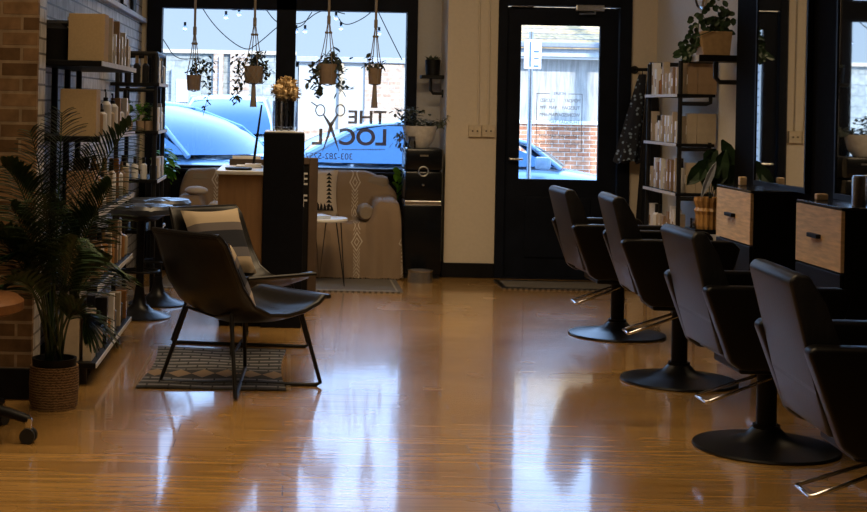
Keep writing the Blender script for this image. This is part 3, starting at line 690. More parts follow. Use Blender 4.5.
# hanging planters
def hanger(label, px, pyt, pyb, D_, rw, cords=4, foliage='none', tassel=0, net=False, knots=True):
    c = P(px, pyt, D_); bt = P(px, pyb, D_); r = rw * D_ / F; h_ = c.z - bt.z
    e = thing('hanging_planter', label, 'hanging plant', (c.x, D_, 0), 0, 'macrame planters hanging before the window')
    ZT = 3.0
    MB().lathe([(0, bt.z), (r * .82, bt.z), (r, c.z), (r * .9, c.z), (r * .8, c.z - .02), (0, c.z - .02)], n=18).build('pot', terra, e, smooth=True)
    k = MB(); zk = c.z + .42
    k.tube([(0, 0, ZT), (0, 0, zk)], .012, 6).tube([(0, 0, zk), (0, 0, zk - .07)], .018, 6)
    for i in range(cords):
        a_ = 2 * PI * i / cords + .4
        pts = [(0, 0, zk)] + [(r * 1.04 * math.cos(a_) * s_, r * 1.04 * math.sin(a_) * s_, zk + (c.z - zk) * q) for s_, q in ((.25, .33), (.6, .7), (1, 1))] + [(r * .9 * math.cos(a_), r * .9 * math.sin(a_), bt.z), (0, 0, bt.z - .012)]
        k.tube(pts, .0045, 6)
        if knots: k.sphere((r * .3 * math.cos(a_), r * .3 * math.sin(a_), zk + (c.z - zk) * .35), .012, 6, 5)
    if net:
        for i in range(10):
            a0, a1 = 2 * PI * i / 10, 2 * PI * (i + 1) / 10
            for z0_, z1_ in ((c.z, c.z - h_ * .5), (c.z - h_ * .5, bt.z)):
                k.tube([(r * 1.03 * math.cos(a0), r * 1.03 * math.sin(a0), z0_), (r * .95 * math.cos(a1), r * .95 * math.sin(a1), z1_)], .004, 5)
                k.tube([(r * 1.03 * math.cos(a1), r * 1.03 * math.sin(a1), z0_), (r * .95 * math.cos(a0), r * .95 * math.sin(a0), z1_)], .004, 5)
    k.build('macrame_cord', rope, e)
    if tassel:
        tz = P(px, tassel, D_).z
        MB().tube([(0, 0, bt.z), (0, 0, bt.z - .03), (0, 0, tz + .1), (0, 0, tz)], .02, 8, rr=[.012, .018, .022, .030]).build('tassel', rope, e)
    MB().lathe([(0, c.z - .015), (r * .85, c.z - .015)], n=14).build('soil', soil, e)
    lf = MB()
    def L(x_, y_, sz=.035):
        q = P(x_, y_, D_); lf.leaf((q.x - c.x, rnd.uniform(-.04, .04), q.z), (rnd.uniform(-1, 1), rnd.uniform(-1, 1), rnd.uniform(-1, 1)), sz * 1.3, sz * .8, .2)
    for (xa, ya, xb, yb, sp_, n_, sz) in foliage:
        for i in range(n_):
            u = rnd.random(); L(xa + (xb - xa) * u + rnd.gauss(0, sp_), ya + (yb - ya) * u + rnd.gauss(0, sp_), sz)
        a_, b_ = P(xa, ya, D_), P(xb, yb, D_); lf.tube([(a_.x - c.x, 0, a_.z), (b_.x - c.x, 0, b_.z)], .0025, 5)
    lf.build('foliage', leafgrey, e)
DH = 12.62
hanger('small plain clay pot in a knotted hanger, leftmost at the window, vine trailing right', 194, 75, 90, DH, 7.2, 4, [(190, 74, 199, 60, 3, 45, .035), (198, 72, 212, 62, 3, 40, .035), (205, 70, 211, 92, 2, 25, .035), (209, 92, 203, 116, 1.5, 14, .03)])
hanger('net-wrapped pot with long tassel and trailing vines, hanging left of the mullion', 254, 66, 83, DH, 9.5, 4, [(246, 64, 262, 58, 3.5, 90, .04), (240, 56, 237, 98, 2.5, 70, .036), (262, 62, 268, 78, 2.5, 40, .035), (238, 96, 232, 100, 2, 10, .03)], tassel=107, net=True)
hanger('leafy brown pot in a macrame hanger above the lettering scissors', 328, 64, 84, DH, 9.5, 4, [(318, 64, 340, 60, 3.5, 90, .045), (316, 66, 316, 84, 3, 50, .045), (338, 64, 340, 92, 3, 50, .04), (319, 84, 318, 98, 1.5, 16, .05), (340, 90, 354, 89, 1, 8, .04), (334, 48, 335, 58, 1, 6, .06)])
hanger('slim clay pot with a long dark tassel, rightmost hanging planter', 375, 68, 84, DH, 7, 4, [(370, 66, 366, 56, 2, 14, .05), (372, 66, 380, 63, 2, 20, .04)], tassel=108)

# ------------------------------------------------------------------ reception desk
dk = thing('reception_desk', 'oak-fronted reception desk with white top and tall black end block', 'desk', (0, 9.4, 0))
MB().box((-.455, 0, .10), (-.165, .02, .985), .003).box((-.455, .02, .10), (-.435, 1.0, .985), .003).build('oak_panel', mat('desk_oak', (.30, .17, .08), .5, var=.15, scale=5, stretch=(6, 1, 1)), dk)
MB().box((-.435, .03, 0), (.09, .98, .10)).build('plinth', black, dk)
MB().box((-.47, -.02, .985), (-.165, 1.0, 1.01), .004).build('worktop', plainw, dk)
MB().box((-.165, -.02, 0), (.10, .60, 1.262), .006).build('end_block', mat('black_block', (.004, .005, .009), .6, var=.2, spec=.15), dk)
MB().box((-.16, -.015, 1.262), (.095, .6, 1.27), .002).build('end_block_top', plainw, dk)
pb = MB().box((-.08, -.1, 0), (.10, .1, .015), .003).box((-.02, -.08, .015), (.09, .1, .024), .002).build('papers', paper, loc=(-.28, 9.95, 1.01)); tag(pb, 'loose white papers on the reception desk top', 'paper')
kb = MB().lathe([(0, 0), (.085, 0), (.09, .015), (0, .02)], n=24).build('round_dish', black, loc=(-.33, 9.55, 1.01)); tag(kb, 'flat black round dish on the front of the desk top', 'dish')
mn = thing('card_holder', 'low dark wooden block standing at the back of the desk top', 'holder', (-.30, 10.28, 1.01))
MB().box((-.12, -.03, 0), (.14, .03, .045), .004).build('block', mat('dark_walnut', (.04, .025, .018), .5), mn)
MB().box((-.10, -.012, .045), (.1, .012, .065)).build('cards', paper, mn)
rd = thing('tablet_stand', 'thin dark rod leaning up from the desk beside the flower vase', 'stand', (-.245, 10.0, 1.01))
MB().box((-.06, -.05, 0), (.06, .05, .012), .003).build('base', black, rd)
MB().tube([(.0, 0, .01), (.05, 0, .43)], .009, 8, rr=[.010, .006]).build('rod', black, rd)
# vase + dried flowers
vs = thing('flower_vase', 'ribbed clear glass vase of dried tan hydrangeas on the black desk block', 'vase', (-.03, 9.62, 1.27))
pf = [(0, 0), (.075, 0), (.08, .02), (.08, .20), (.074, .20), (.072, .03), (0, .02)]
v_ = MB().lathe(pf, n=28)
for q in v_.bm.verts:
    a_ = math.atan2(q.co.y, q.co.x); k = 1 + .06 * math.cos(a_ * 14); q.co.x *= k; q.co.y *= k
v_.build('glass', vglass, vs, smooth=False)
sm = MB()
for i in range(9):
    a_ = i * 2.4; sm.tube([(.04 * math.cos(a_), .04 * math.sin(a_), .02), (.05 * math.cos(a_ + 1), .05 * math.sin(a_ + 1), .26)], .003, 5)
sm.build('stems', mat('dry_stem', (.12, .09, .05), .9), vs)
hd = mat('dried_petals', (.50, .38, .22), .9, var=.3, scale=60)
for (x, y, z, r_) in ((-.045, 0, .27, .055), (.03, .03, .30, .055), (.05, -.03, .25, .05), (-.01, -.04, .24, .05), (-.01, .05, .32, .045)):
    hb = MB()
    for i in range(70):
        v3 = Vector((rnd.gauss(0, 1), rnd.gauss(0, 1), rnd.gauss(0, 1))).normalized(); hb.leaf(Vector((x, y, z)) + v3 * r_ * .7, v3 + Vector((rnd.uniform(-.6, .6), rnd.uniform(-.6, .6), 0)), r_ * .5, .022, 0)
    hb.sphere((x, y, z), r_ * .75, 8, 6)
    hb.build('flower_head', hd, vs)
# letter board right of the desk
lb = thing('letter_board', 'tall black letter board in a brown wooden frame behind the desk block', 'board', (.05, 10.62, 0))
MB().box((-.16, -.01, .03), (.13, .02, 1.03)).build('felt', black, lb)
wfr = mat('brown_frame_wood', (.07, .045, .03), .55, var=.2, scale=9)
MB().box((.10, -.02, 0), (.165, .03, 1.06), .004).box((-.19, -.02, 0), (-.13, .03, 1.06), .004).box((-.13, -.02, 1.01), (.1, .03, 1.06), .004).box((-.13, -.02, 0), (.1, .03, .05), .004).build('frame', wfr, lb)
for i, ch in enumerate('EF'):
    text_mesh('letter', ch, (.055, .09, .86 - i * .16, .95 - i * .16), -.014, mat('white_letters', (.5, .5, .5), .5), lb, .01, face=-1)

# ------------------------------------------------------------------ lounge chairs
m, t, b = nodemat('kilim_cloth')
tc = N(t, 'ShaderNodeTexCoord'); sp = N(t, 'ShaderNodeSeparateXYZ'); t.links.new(tc.outputs['Object'], sp.inputs[0])
ys = math_(t, 'FRACT', math_(t, 'MULTIPLY', math_(t, 'ADD', sp.outputs[1], 5), 11)); s1 = math_(t, 'LESS_THAN', ys, .66)
xs_ = math_(t, 'LESS_THAN', math_(t, 'FRACT', math_(t, 'ADD', math_(t, 'MULTIPLY', sp.outputs[0], 9), math_(t, 'MULTIPLY', math_(t, 'FLOOR', math_(t, 'MULTIPLY', math_(t, 'ADD', sp.outputs[1], 5), 11)), .5))), .08)
stripe = math_(t, 'MAXIMUM', math_(t, 'MULTIPLY', s1, .9), xs_)
tx = math_(t, 'ABSOLUTE', math_(t, 'SUBTRACT', math_(t, 'FRACT', math_(t, 'MULTIPLY', sp.outputs[0], 8)), .5))
ty = math_(t, 'ABSOLUTE', math_(t, 'MULTIPLY', math_(t, 'ADD', sp.outputs[1], .22), 4.6))
tri = math_(t, 'LESS_THAN', math_(t, 'ADD', tx, ty), .5); inb = math_(t, 'LESS_THAN', ty, .5)
mx = N(t, 'ShaderNodeMix', data_type='RGBA'); t.links.new(stripe, mx.inputs[0]); mx.inputs[6].default_value = (.20, .195, .195, 1); mx.inputs[7].default_value = (.008, .008, .010, 1)
m2 = N(t, 'ShaderNodeMix', data_type='RGBA'); t.links.new(tri, m2.inputs[0]); m2.inputs[6].default_value = (.02, .018, .018, 1); m2.inputs[7].default_value = (.22, .15, .09, 1)
m3 = N(t, 'ShaderNodeMix', data_type='RGBA'); t.links.new(inb, m3.inputs[0]); t.links.new(mx.outputs[2], m3.inputs[6]); t.links.new(m2.outputs[2], m3.inputs[7]); t.links.new(m3.outputs[2], b.inputs['Base Color']); b.inputs['Roughness'].default_value = .95
kr = thing('kilim_rug', 'small black and cream striped kilim under the lounge chairs', 'rug', (-.37, 7.93, 0), R(0))
MB().grid(lambda u, v: (-.38 + .76 * u + .03 * math.sin(v * 3) * (1 - 2 * u), -.62 + 1.2 * v, .006 + .003 * math.sin(u * 9 + v * 7)), 20, 20).build('weave', m, kr, solid=.008)
fg = MB()
for i in range(60):
    y = -.6 + 1.16 * i / 59
    for s in (-1, 1): fg.leaf((s * .38, y, .006), (s, rnd.uniform(-.3, .3), 0), .025, .005, .1)
fg.build('fringe', mat('rug_fringe', (.3, .27, .24), .95), kr)

chairleather = mat('brown_black_leather', (.0075, .0065, .006), .36, var=.35, scale=25, bump=.08, spec=.4)
def lounge(label, loc, rz):
    e = thing('lounge_chair', label, 'chair', loc, rz, 'leather lounge chairs')
    # local: +x forward, y left/right
    pr_ = [(-.40, .80), (-.372, .74), (-.33, .62), (-.28, .50), (-.20, .395), (-.09, .345), (.05, .335), (.18, .355), (.29, .395), (.35, .44), (.39, .452)]
    def f(u, v):
        k = u * (len(pr_) - 1); i = min(int(k), len(pr_) - 2); q = k - i
        x = pr_[i][0] + (pr_[i + 1][0] - pr_[i][0]) * q; z = pr_[i][1] + (pr_[i + 1][1] - pr_[i][1]) * q
        s = 2 * v - 1; wdt = .250 + .03 * math.sin(PI * min(1, u * 1.1))
        lift = .05 * s * s * math.sin(PI * min(1, max(0, u))) ; fwd = .05 * s * s * (1 - u) * math.sin(PI * u * .9 + .3)
        return (x + fwd, s * wdt, z + lift)
    sh = MB().grid(f, 30, 12).build('seat_shell', chairleather, e, smooth=True, solid=.024)
    bv = sh.modifiers.new('b', 'BEVEL'); bv.width = .008; bv.segments = 2
    ed = [Vector(f(i / 30, 0)) for i in range(31)] + [Vector(f(1, j / 12)) for j in range(1, 13)] + [Vector(f(1 - i / 30, 1)) for i in range(1, 31)] + [Vector(f(0, 1 - j / 12)) for j in range(1, 12)]
    MB().tube(ed, .013, 8, closed=True).build('edge_piping', chairleather, e, smooth=True)
    def loop(a, b_, ta, tb):
        def rc(p, q, w_):  return Vector(p).lerp(Vector(q), w_)
        A, B, TA, TB = Vector((*a, .009)), Vector((*b_, .009)), Vector(ta), Vector(tb)
        pts = [TA, A.lerp(TA, .12), A.lerp(TA, .03) * 1, A.lerp(B, .03), A.lerp(B, .08), A.lerp(B, .5) + Vector((0, 0, 0)), A.lerp(B, .92), A.lerp(B, .97), B.lerp(TB, .03), B.lerp(TB, .12), TB]
        return MB().tube(pts, .0105, 8)
    loop((-.29, .29), (.30, -.29), (-.22, .17, .40), (.22, -.22, .375)).build('leg_frame', pipe, e, smooth=True)
    loop((-.29, -.29), (.30, .29), (-.22, -.17, .40), (.22, .22, .375)).build('leg_frame', pipe, e, smooth=True)
    MB().tube([(-.22, .17, .40), (-.18, 0, .37), (-.22, -.17, .40)], .008).tube([(.22, .22, .375), (.22, -.22, .375)], .008).build('cross_bar', pipe, e)
    return e
lounge('brown-black leather lounge chair nearest the camera, back to us, on crossed wire legs', (-.23, 7.46, 0), R(44))
lounge('brown-black leather lounge chair standing behind the other, turned partly towards us', (-.275, 8.67, 0), R(-50))
m, t, b = nodemat('striped_cushion_cloth')
tc = N(t, 'ShaderNodeTexCoord'); sp = N(t, 'ShaderNodeSeparateXYZ'); t.links.new(tc.outputs['Generated'], sp.inputs[0]); rp = N(t, 'ShaderNodeValToRGB'); rp.color_ramp.interpolation = 'CONSTANT'
es = rp.color_ramp.elements; es[0].position = 0; es[0].color = (.46, .36, .25, 1); es[1].position = .22; es[1].color = (.12, .11, .12, 1)
for p_, c_ in ((.36, (.012, .014, .024)), (.62, (.14, .12, .12)), (.74, (.50, .40, .28))):
    q = es.new(p_); q.color = (*c_, 1)
t.links.new(sp.outputs[2], rp.inputs[0]); t.links.new(rp.outputs[0], b.inputs['Base Color']); b.inputs['Roughness'].default_value = .9
stripecl = m
def cush(label, loc, rz, tilt, w_=.44, roll=0):
    e = thing('cushion', label, 'cushion', loc, rz, 'striped cushions on the lounge chairs')
    mb = MB(); M_ = Matrix.Rotation(roll, 4, 'Y'); pillow(mb, w_, w_, .12, M_); o = mb.build('cover', stripecl, e, smooth=True); o.rotation_euler = (tilt, 0, 0)
    return e
# cushions lean on the backs
def onchair(loc, rz, fx_, z): return (loc[0] + fx_ * math.cos(rz), loc[1] + fx_ * math.sin(rz), z)
p = onchair((-.275, 8.67), R(-50), -.22, .60); cush('cream cushion with grey and navy stripes on the far lounge chair', p, R(-50) + R(90), R(-28), .44)
p = onchair((-.23, 7.46), R(44), -.17, .585); cush('cream and navy striped cushion mostly hidden in the near lounge chair', p, R(44) + R(90), R(-30), .40)

# ------------------------------------------------------------------ salon chairs
def salon_chair(label, X, Y, dz, rz):
    e = thing('salon_chair', label, 'salon chair', (X, Y, 0), rz, 'black salon chairs in a row')
    MB().lathe([(0, .0), (.305, .0), (.31, .006), (.306, .014), (.27, .020), (.16, .034), (.09, .058), (.06, .09), (0, .09)], n=48).build('base_plate', gb if False else mat('satin_black_metal', (.012, .012, .014), .33, metal=.4, var=.1, scale=20), e, smooth=True)
    col = MB().cyl((0, 0, .07), (0, 0, .36 + dz), .043, 24).cyl((0, 0, .07), (0, 0, .105), .058, 24).build('column', black, e, smooth=True)
    lv = MB().tube([(0.0, -.05, .315 + dz), (-.27, -.078, .215 + dz), (-.285, -.072, .21 + dz), (-.285, .072, .21 + dz), (-.27, .078, .215 + dz), (0.0, .05, .315 + dz)], .0075, 8)
    lv.build('pump_lever', chrome, e, smooth=True)
    MB().box((-.24, -.245, .40 + dz), (.25, .245, .53 + dz), .035).build('seat', leather, e, smooth=True)
    MB().box((-.18, -.18, .35 + dz), (.16, .18, .40 + dz), .01).build('seat_frame', black, e)
    bk = MB(); z = dz
    bk.prism([(-.415, .925 + z), (-.395, .95 + z), (-.35, .945 + z), (-.30, .86 + z), (-.225, .66 + z), (-.18, .50 + z), (-.20, .44 + z), (-.285, .44 + z), (-.325, .58 + z)], 'y', -.245, .245, .012)
    bk.build('backrest', backleather, e, smooth=True)
    for s in (-1, 1):
        MB().prism([(-.375, .715 + z), (-.355, .735 + z), (.20, .735 + z), (.235, .70 + z), (.15, .42 + z), (.11, .39 + z), (-.22, .39 + z), (-.265, .42 + z)], 'y', s * .25, s * .325, .014).build('arm', leather, e, smooth=True)
    fr_ = MB().tube([(.17, -.14, .37 + dz), (.34, -.15, .20 + dz), (.40, -.15, .17 + dz), (.40, .15, .17 + dz), (.34, .15, .20 + dz), (.17, .14, .37 + dz)], .010, 8)
    fr_.build('footrest', chrome, e, smooth=True)
    return e
salon_chair('black leather salon chair farthest away, in front of the entrance door', 2.14, 9.36, 0.0, R(2))
salon_chair('black leather salon chair second from the door, raised slightly higher', 2.12, 7.80, 0.05, R(-3))
salon_chair('black leather salon chair second from the camera, full round base in view', 2.09, 6.28, 0.0, R(1))
salon_chair('black leather salon chair nearest the camera, cut off by the right edge', 2.00, 4.76, 0.0, R(-3))

# ------------------------------------------------------------------ mirrors and stations
def mirror(label, y0, y1):
    e = thing('wall_mirror', label, 'mirror', (3.03, (y0 + y1) / 2, 1.02), 0, 'tall mirrors on the right wall')
    h_ = (y1 - y0) / 2
    MB().box((-.03, -h_, 0), (0, h_, 2.0), .002).build('mirror_glass', mirrorm, e)
    MB().box((-.036, -h_ - .02, -.03), (.0, -h_, 2.02)).box((-.036, h_, -.03), (.0, h_ + .02, 2.02)).box((-.036, -h_, -.03), (0, h_, 0)).build('frame', black, e)
mirror('tall frameless mirror on the right wall above the far drawer station', 8.43, 9.33)
mirror('tall mirror on the right wall above the nearer drawer station', 7.02, 7.95)
def station(label, y0, y1):
    e = thing('styling_station', label, 'cabinet', (2.75, y0, 0), 0, 'drawer stations under the mirrors')
    w_ = y1 - y0
    MB().box((.02, 0, .10), (.28, w_, .97), .004).build('cabinet_body', black, e)
    MB().box((0, -.0, .975), (.28, w_, .99), .002).build('countertop', mat('glossy_black_top', (.02, .02, .022), .15), e)
    dr = MB().box((-.002, .0, .665), (.018, w_, .972), .002).build('drawer', oak, e)
    MB().box((-.028, w_ * .42, .81), (-.002, w_ * .64, .832), .003).build('handle', black, dr)
    MB().box((-.002, .0, .40), (.018, w_, .655), .003).build('lower_front', black, e)
station('black styling station with oak drawer below the far mirror', 8.62, 9.30)
station('black styling station with oak drawer nearer the camera', 7.20, 7.84)
wb = MB().box((-.022, -.022, 0), (.022, .022, .055), .006).build('wooden_block', oak, loc=(2.88, 9.2, .991)); tag(wb, 'tiny pale wooden holder at the back of the far station top', 'holder')
wb = MB().box((-.03, -.022, 0), (.03, .022, .035), .006).build('wooden_block', oak, loc=(2.86, 7.78, .991)); tag(wb, 'tiny pale wooden holder at the back of the nearer station top', 'holder')
wb = MB().lathe([(0, 0), (.035, 0), (.035, .14), (.03, .155), (0, .155)], n=18).build('spray_can', steel, smooth=True, loc=(2.885, 7.33, .991)); tag(wb, 'grey metal can on the nearer station at the right frame edge', 'can')

# ------------------------------------------------------------------ right shelving
def shelf_unit(name, label, x0, x1, y0, y1, zs, posts, ztop, rails=True, thick=.022, edge=None):
    e = thing(name, label, 'shelf unit', (x0, y0, 0))
    for z in zs:
        MB().box((0, 0, z - thick), (x1 - x0, y1 - y0, z), .003).build('shelf_board', black, e)
        if edge:
            xe = 0 if edge < 0 else x1 - x0
            MB().box((xe - .002, 0, z - thick), (xe + .002, y1 - y0, z)).build('board_edge', mat('lit_board_edge', (.60, .60, .62), .5), e)  # black board's window-lit edge, the light put into a pale strip
    for (px_, py_) in posts:
        MB().cyl((px_ - x0, py_ - y0, 0), (px_ - x0, py_ - y0, ztop), .017, 12).cyl((px_ - x0, py_ - y0, 0), (px_ - x0, py_ - y0, .015), .04, 14).build('pipe_post', pipe, e, smooth=True)
    return e
ru = shelf_unit('pipe_shelving', 'tall black iron pipe shelving of hair products on the right wall', 2.80, 3.08, 10.5, 11.45, (.50, .86, 1.22, 1.58), ((2.83, 10.52), (2.83, 11.43)), 1.82, edge=-1)
MB().tube([(.03, .02, 1.82), (.27, .02, 1.82)], .017, 10).build('pipe_rail', pipe, ru)
MB().tube([(.03, .93, 1.82), (.31, .93, 1.82)], .017, 10).build('pipe_rail', pipe, ru)
for z in (.46, .82, 1.18, 1.51): MB().tube([(.03, .02, z), (.22, .02, z), (.25, .02, z + .01), (.25, .02, z + .05)], .015, 8).build('pipe_rail', pipe, ru)

boxcream = mat('cream_carton', (.50, .42, .32), .6, var=.1, scale=20)
boxtan = mat('tan_carton', (.33, .22, .13), .6, var=.1, scale=20)
botw = mat('white_bottle', (.82, .82, .84), .35, var=.04)
bota = mat('amber_bottle', (.35, .17, .06), .25, var=.15)
botg = mat('grey_bottle', (.16, .16, .18), .3, var=.1)
botb = mat('black_bottle', (.012, .012, .014), .3, var=.1)
goldm = mat('gold_cap', (.55, .38, .18), .3, metal=.8)
PK = {'white': botw, 'amber': bota, 'grey': botg, 'black': botb, 'cream': boxcream, 'tan': boxtan}
_proto = {}
def product(kind, color, w_, h_, loc, label, group):
    key = (kind, color, round(w_, 3), round(h_, 3))
    if key in _proto: return dup(_proto[key], loc, 0, label, group)
    nm = {'bottle': 'product_bottle', 'pump': 'pump_bottle', 'box': 'product_box', 'jar': 'product_jar'}[kind]
    e = thing(nm, label, {'bottle': 'bottle', 'pump': 'bottle', 'box': 'box', 'jar': 'jar'}[kind], loc, 0, group)
    r = w_ / 2; mm = PK[color]; capm = botb if color in ('white', 'cream') else goldm
    if kind == 'box':
        MB().box((-r, -r * .8, 0), (r, r * .8, h_), .002).build('carton', mm, e)
        MB().box((-r - .0008, -r * .5, h_ * .3), (r + .0008, r * .5, h_ * .6)).build('label_patch', botw if color != 'white' else boxtan, e)
    else:
        hb = h_ * (.72 if kind != 'jar' else .8)
        MB().lathe([(0, 0), (r * .95, 0), (r, .006), (r, hb * .9), (r * .5, hb), (0, hb)], n=14).build('bottle_body' if kind != 'jar' else 'jar_body', mm, e, smooth=True)
        c = MB()
        if kind == 'pump': c.lathe([(r * .4, hb), (r * .4, hb + h_ * .08), (r * .12, hb + h_ * .09), (r * .12, h_ * .95), (0, h_ * .95)], n=10).box((-r * .15, -r * .9, h_ * .93), (r * .15, r * .2, h_ * .98)).build('pump_head', capm, e)
        else: c.lathe([(r * (.5 if kind == 'bottle' else .98), hb * .98), (r * (.48 if kind == 'bottle' else .98), h_), (0, h_)], n=12).build('cap', capm, e)
    _proto[key] = e; return e
ORD = ['first', 'second', 'third', 'fourth', 'fifth', 'sixth', 'seventh', 'eighth', 'ninth', 'tenth', 'eleventh', 'twelfth']
def article(kind, color, h_):
    return ('tall ' if h_ > .19 else 'short ') + color + ' ' + {'bottle': 'capped bottle', 'pump': 'pump bottle', 'box': 'carton', 'jar': 'jar'}[kind]
def row(items, x, y0, y1, z, place, group, start='near'):
    n = len(items)
    for i, (k, c, w_, h_) in enumerate(items):
        y = y0 + (y1 - y0) * i / max(1, n - 1)
        product(k, c, w_, h_, (x, y, z), f'{article(k, c, h_)}, {ORD[i]} from the near end, {place}', group)
sh4 = ((.50, 'lowest'), (.86, 'third'), (1.22, 'second'), (1.58, 'top'))
for z, nm in sh4:
    it = []
    for i in range(9):
        k = rnd.choice(['box', 'box', 'bottle', 'box']); c = rnd.choice(['cream', 'white', 'cream', 'tan', 'white'] if k == 'box' else ['white', 'cream', 'amber'])
        it.append((k, c, rnd.choice([.05, .06]), rnd.choice([.16, .20, .23, .25])))
    row(it, 2.87, 10.60, 11.38, z, f"{nm} shelf right rack", f'products on the {nm} shelf of the right rack')
    if z > .7:
        for i in range(3):
            product('box', 'tan' if z > 1.5 else 'cream', .07, .24 if z > 1.3 else .22, (2.925 + i * .068 + (.005 if i else 0), 10.57, z), f"{'tan' if z > 1.5 else 'cream'} carton on the near end of the {nm} right-rack shelf, {['nearest the post', 'middle one', 'nearest the wall'][i]}", f'end cartons on the {nm} shelf of the right rack')

# plant shelf near camera on right wall
ps = thing('wall_shelf', 'marble-edged black shelf on a pipe bracket high on the right wall', 'shelf', (2.80, 9.95, 1.80))
MB().box((0, 0, 0), (.32, .26, .045), .003).build('board', black, ps)
MB().box((-.003, .0, 0), (.0, .262, .045)).build('board_edge', mat('marble_edge', (.5, .5, .52), .4, var=.4, scale=25), ps)
MB().tube([(.13, .05, 0), (.13, .05, -.11), (.16, .05, -.14), (.32, .05, -.14)], .017, 10).build('bracket', pipe, ps)
hp = thing('potted_vine', 'trailing green vine in a square tan pot on the high right shelf', 'plant', (2.925, 10.08, 1.845))
MB().prism([(-.085, 0), (.10, 0), (.115, .165), (-.10, .165)], 'y', -.09, .09, .004).build('pot', mat('tan_pot_glaze', (.46, .30, .15), .6), hp)
lf = MB(); DPL = 10.0
def fol(pts, mbx, org, D_, sz):
    for (x, y, sp_, n_) in pts:
        for i in range(n_):
            q = P(x + rnd.gauss(0, sp_), y + rnd.gauss(0, sp_), D_) - Vector(org); a_ = rnd.uniform(0, 2 * PI)
            mbx.leaf((q.x, rnd.uniform(-.06, .06), q.z), (math.cos(a_), rnd.uniform(-.6, .2), math.sin(a_) * .7), sz * rnd.uniform(.7, 1.2), sz * .75, .2, up=(0, -1, .3))
fol([(722, 24, 5, 30), (716, 6, 2, 6), (728, 10, 4, 10), (700, 15, 2, 5), (710, 20, 2, 6), (732, 18, 3, 8), (699, 33, 2.5, 10), (692, 48, 3.5, 26), (703, 44, 2.5, 16), (690, 55, 2, 10)], lf, (2.925, 10.08, 1.845), 9.95, .055)
for a_, b_ in (((722, 30), (716, 4)), ((722, 28), (728, 8)), ((718, 28), (699, 14)), ((714, 30), (698, 36)), ((698, 36), (692, 56)), ((699, 14), (698, 36))):
    p0, p1 = P(*a_, 9.98) - Vector((2.925, 10.08, 1.845)), P(*b_, 9.98) - Vector((2.925, 10.08, 1.845)); lf.tube([p0, p1], .003, 5)
lf.build('foliage', leafdark, hp)
# low shelf with vase
p = P(700, 223, 9.9)
ls = thing('plant_stand', 'black metal plant stand below the pipe shelving holding a ribbed vase', 'stand', (2.94, 9.98, 0))
MB().box((-.17, -.11, .62), (.14, .14, .65), .003).build('top', black, ls)
for sx_ in (-.16, .13):
    for sy_ in (-.10, .13): MB().box((sx_ - .008, sy_ - .008, 0), (sx_ + .008, sy_ + .008, .62)).build('leg', black, ls)
rv = thing('ribbed_vase', 'ribbed amber ceramic pot with dark glossy leaves beside the oak drawer', 'plant', (2.895, 9.97, .65))
v_ = MB().lathe([(0, 0), (.085, 0), (.09, .02), (.088, .10), (.098, .125), (.086, .145), (.10, .19), (.098, .215), (.088, .215), (.08, .17), (0, .16)], n=60)
for q in v_.bm.verts:
    a_ = math.atan2(q.co.y, q.co.x); k = 1 + .045 * math.cos(a_ * 16); q.co.x *= k; q.co.y *= k
v_.build('pot', mat('amber_glaze', (.50, .27, .09), .35), rv, smooth=False)
lf = MB()
def bigleaf(x0_, y0_, x1_, y1_, W__, dy=0):
    a_ = P(x0_, y0_, 9.9); b_ = P(x1_, y1_, 9.9); d = b_ - a_
    lf.leaf((a_.x - 2.895, a_.y - 9.97 + dy, a_.z - .65), (d.x, -.03, d.z), d.length, W__, .05, up=(0, -1, .2))
for args in ((712, 158, 684, 183, .07), (718, 160, 690, 172, .06), (712, 152, 700, 185, .07), (724, 150, 712, 188, .08), (730, 155, 728, 190, .07), (722, 140, 735, 165, .06), (706, 160, 716, 178, .06), (718, 150, 705, 165, .07), (728, 165, 720, 195, .06)): bigleaf(args[0], args[1], args[2], args[3], args[4] * 1.6, dy=rnd.uniform(-.03, .05))
for x in (710, 717, 724): 
    a_ = P(x, 152, 9.93) - Vector((2.895, 9.97, .65)); lf.tube([(0, 0, .16), a_], .004, 5)
lf.build('foliage', leafdark, rv)
pd = MB().leaf((0, 0, .0), (.10, 0, .25), .26, .05, .0, up=(0, -1, 0)).build('paper_fan', mat('pale_blue_paper', (.42, .46, .55), .6, var=.3, scale=25), loc=(2.83, 9.85, .83), solid=.004)
tag(pd, 'pale patterned leaf-shaped fan standing in front of the ribbed pot', 'fan')
pd.location = P(701, 197, 9.82)
sj = thing('small_glass_jar', 'small clear jar of hair clips left of the ribbed vase', 'jar', (2.805, 9.99, .65))
MB().lathe([(0, 0), (.03, 0), (.032, .07), (.028, .07), (.026, .008), (0, .008)], n=16).build('jar', vglass, sj, smooth=True)
MB().sphere((0, 0, .03), .02, 8, 6).build('clips', boxtan, sj)
# clock
ck_ = thing('wall_clock', 'round chrome-rimmed clock at the top of the right wall', 'clock', (XR, 11.0, P(703, -8, 11.0).z))
MB().lathe([(0, 0), (.12, 0), (.135, .02), (.12, .035), (.11, .02), (0, .02)], n=32, M=Matrix.Rotation(R(-90), 4, 'Y')).build('rim', chrome, ck_, smooth=True)
MB().lathe([(0, .022), (.11, .022)], n=24, M=Matrix.Rotation(R(-90), 4, 'Y')).build('face', paper, ck_)

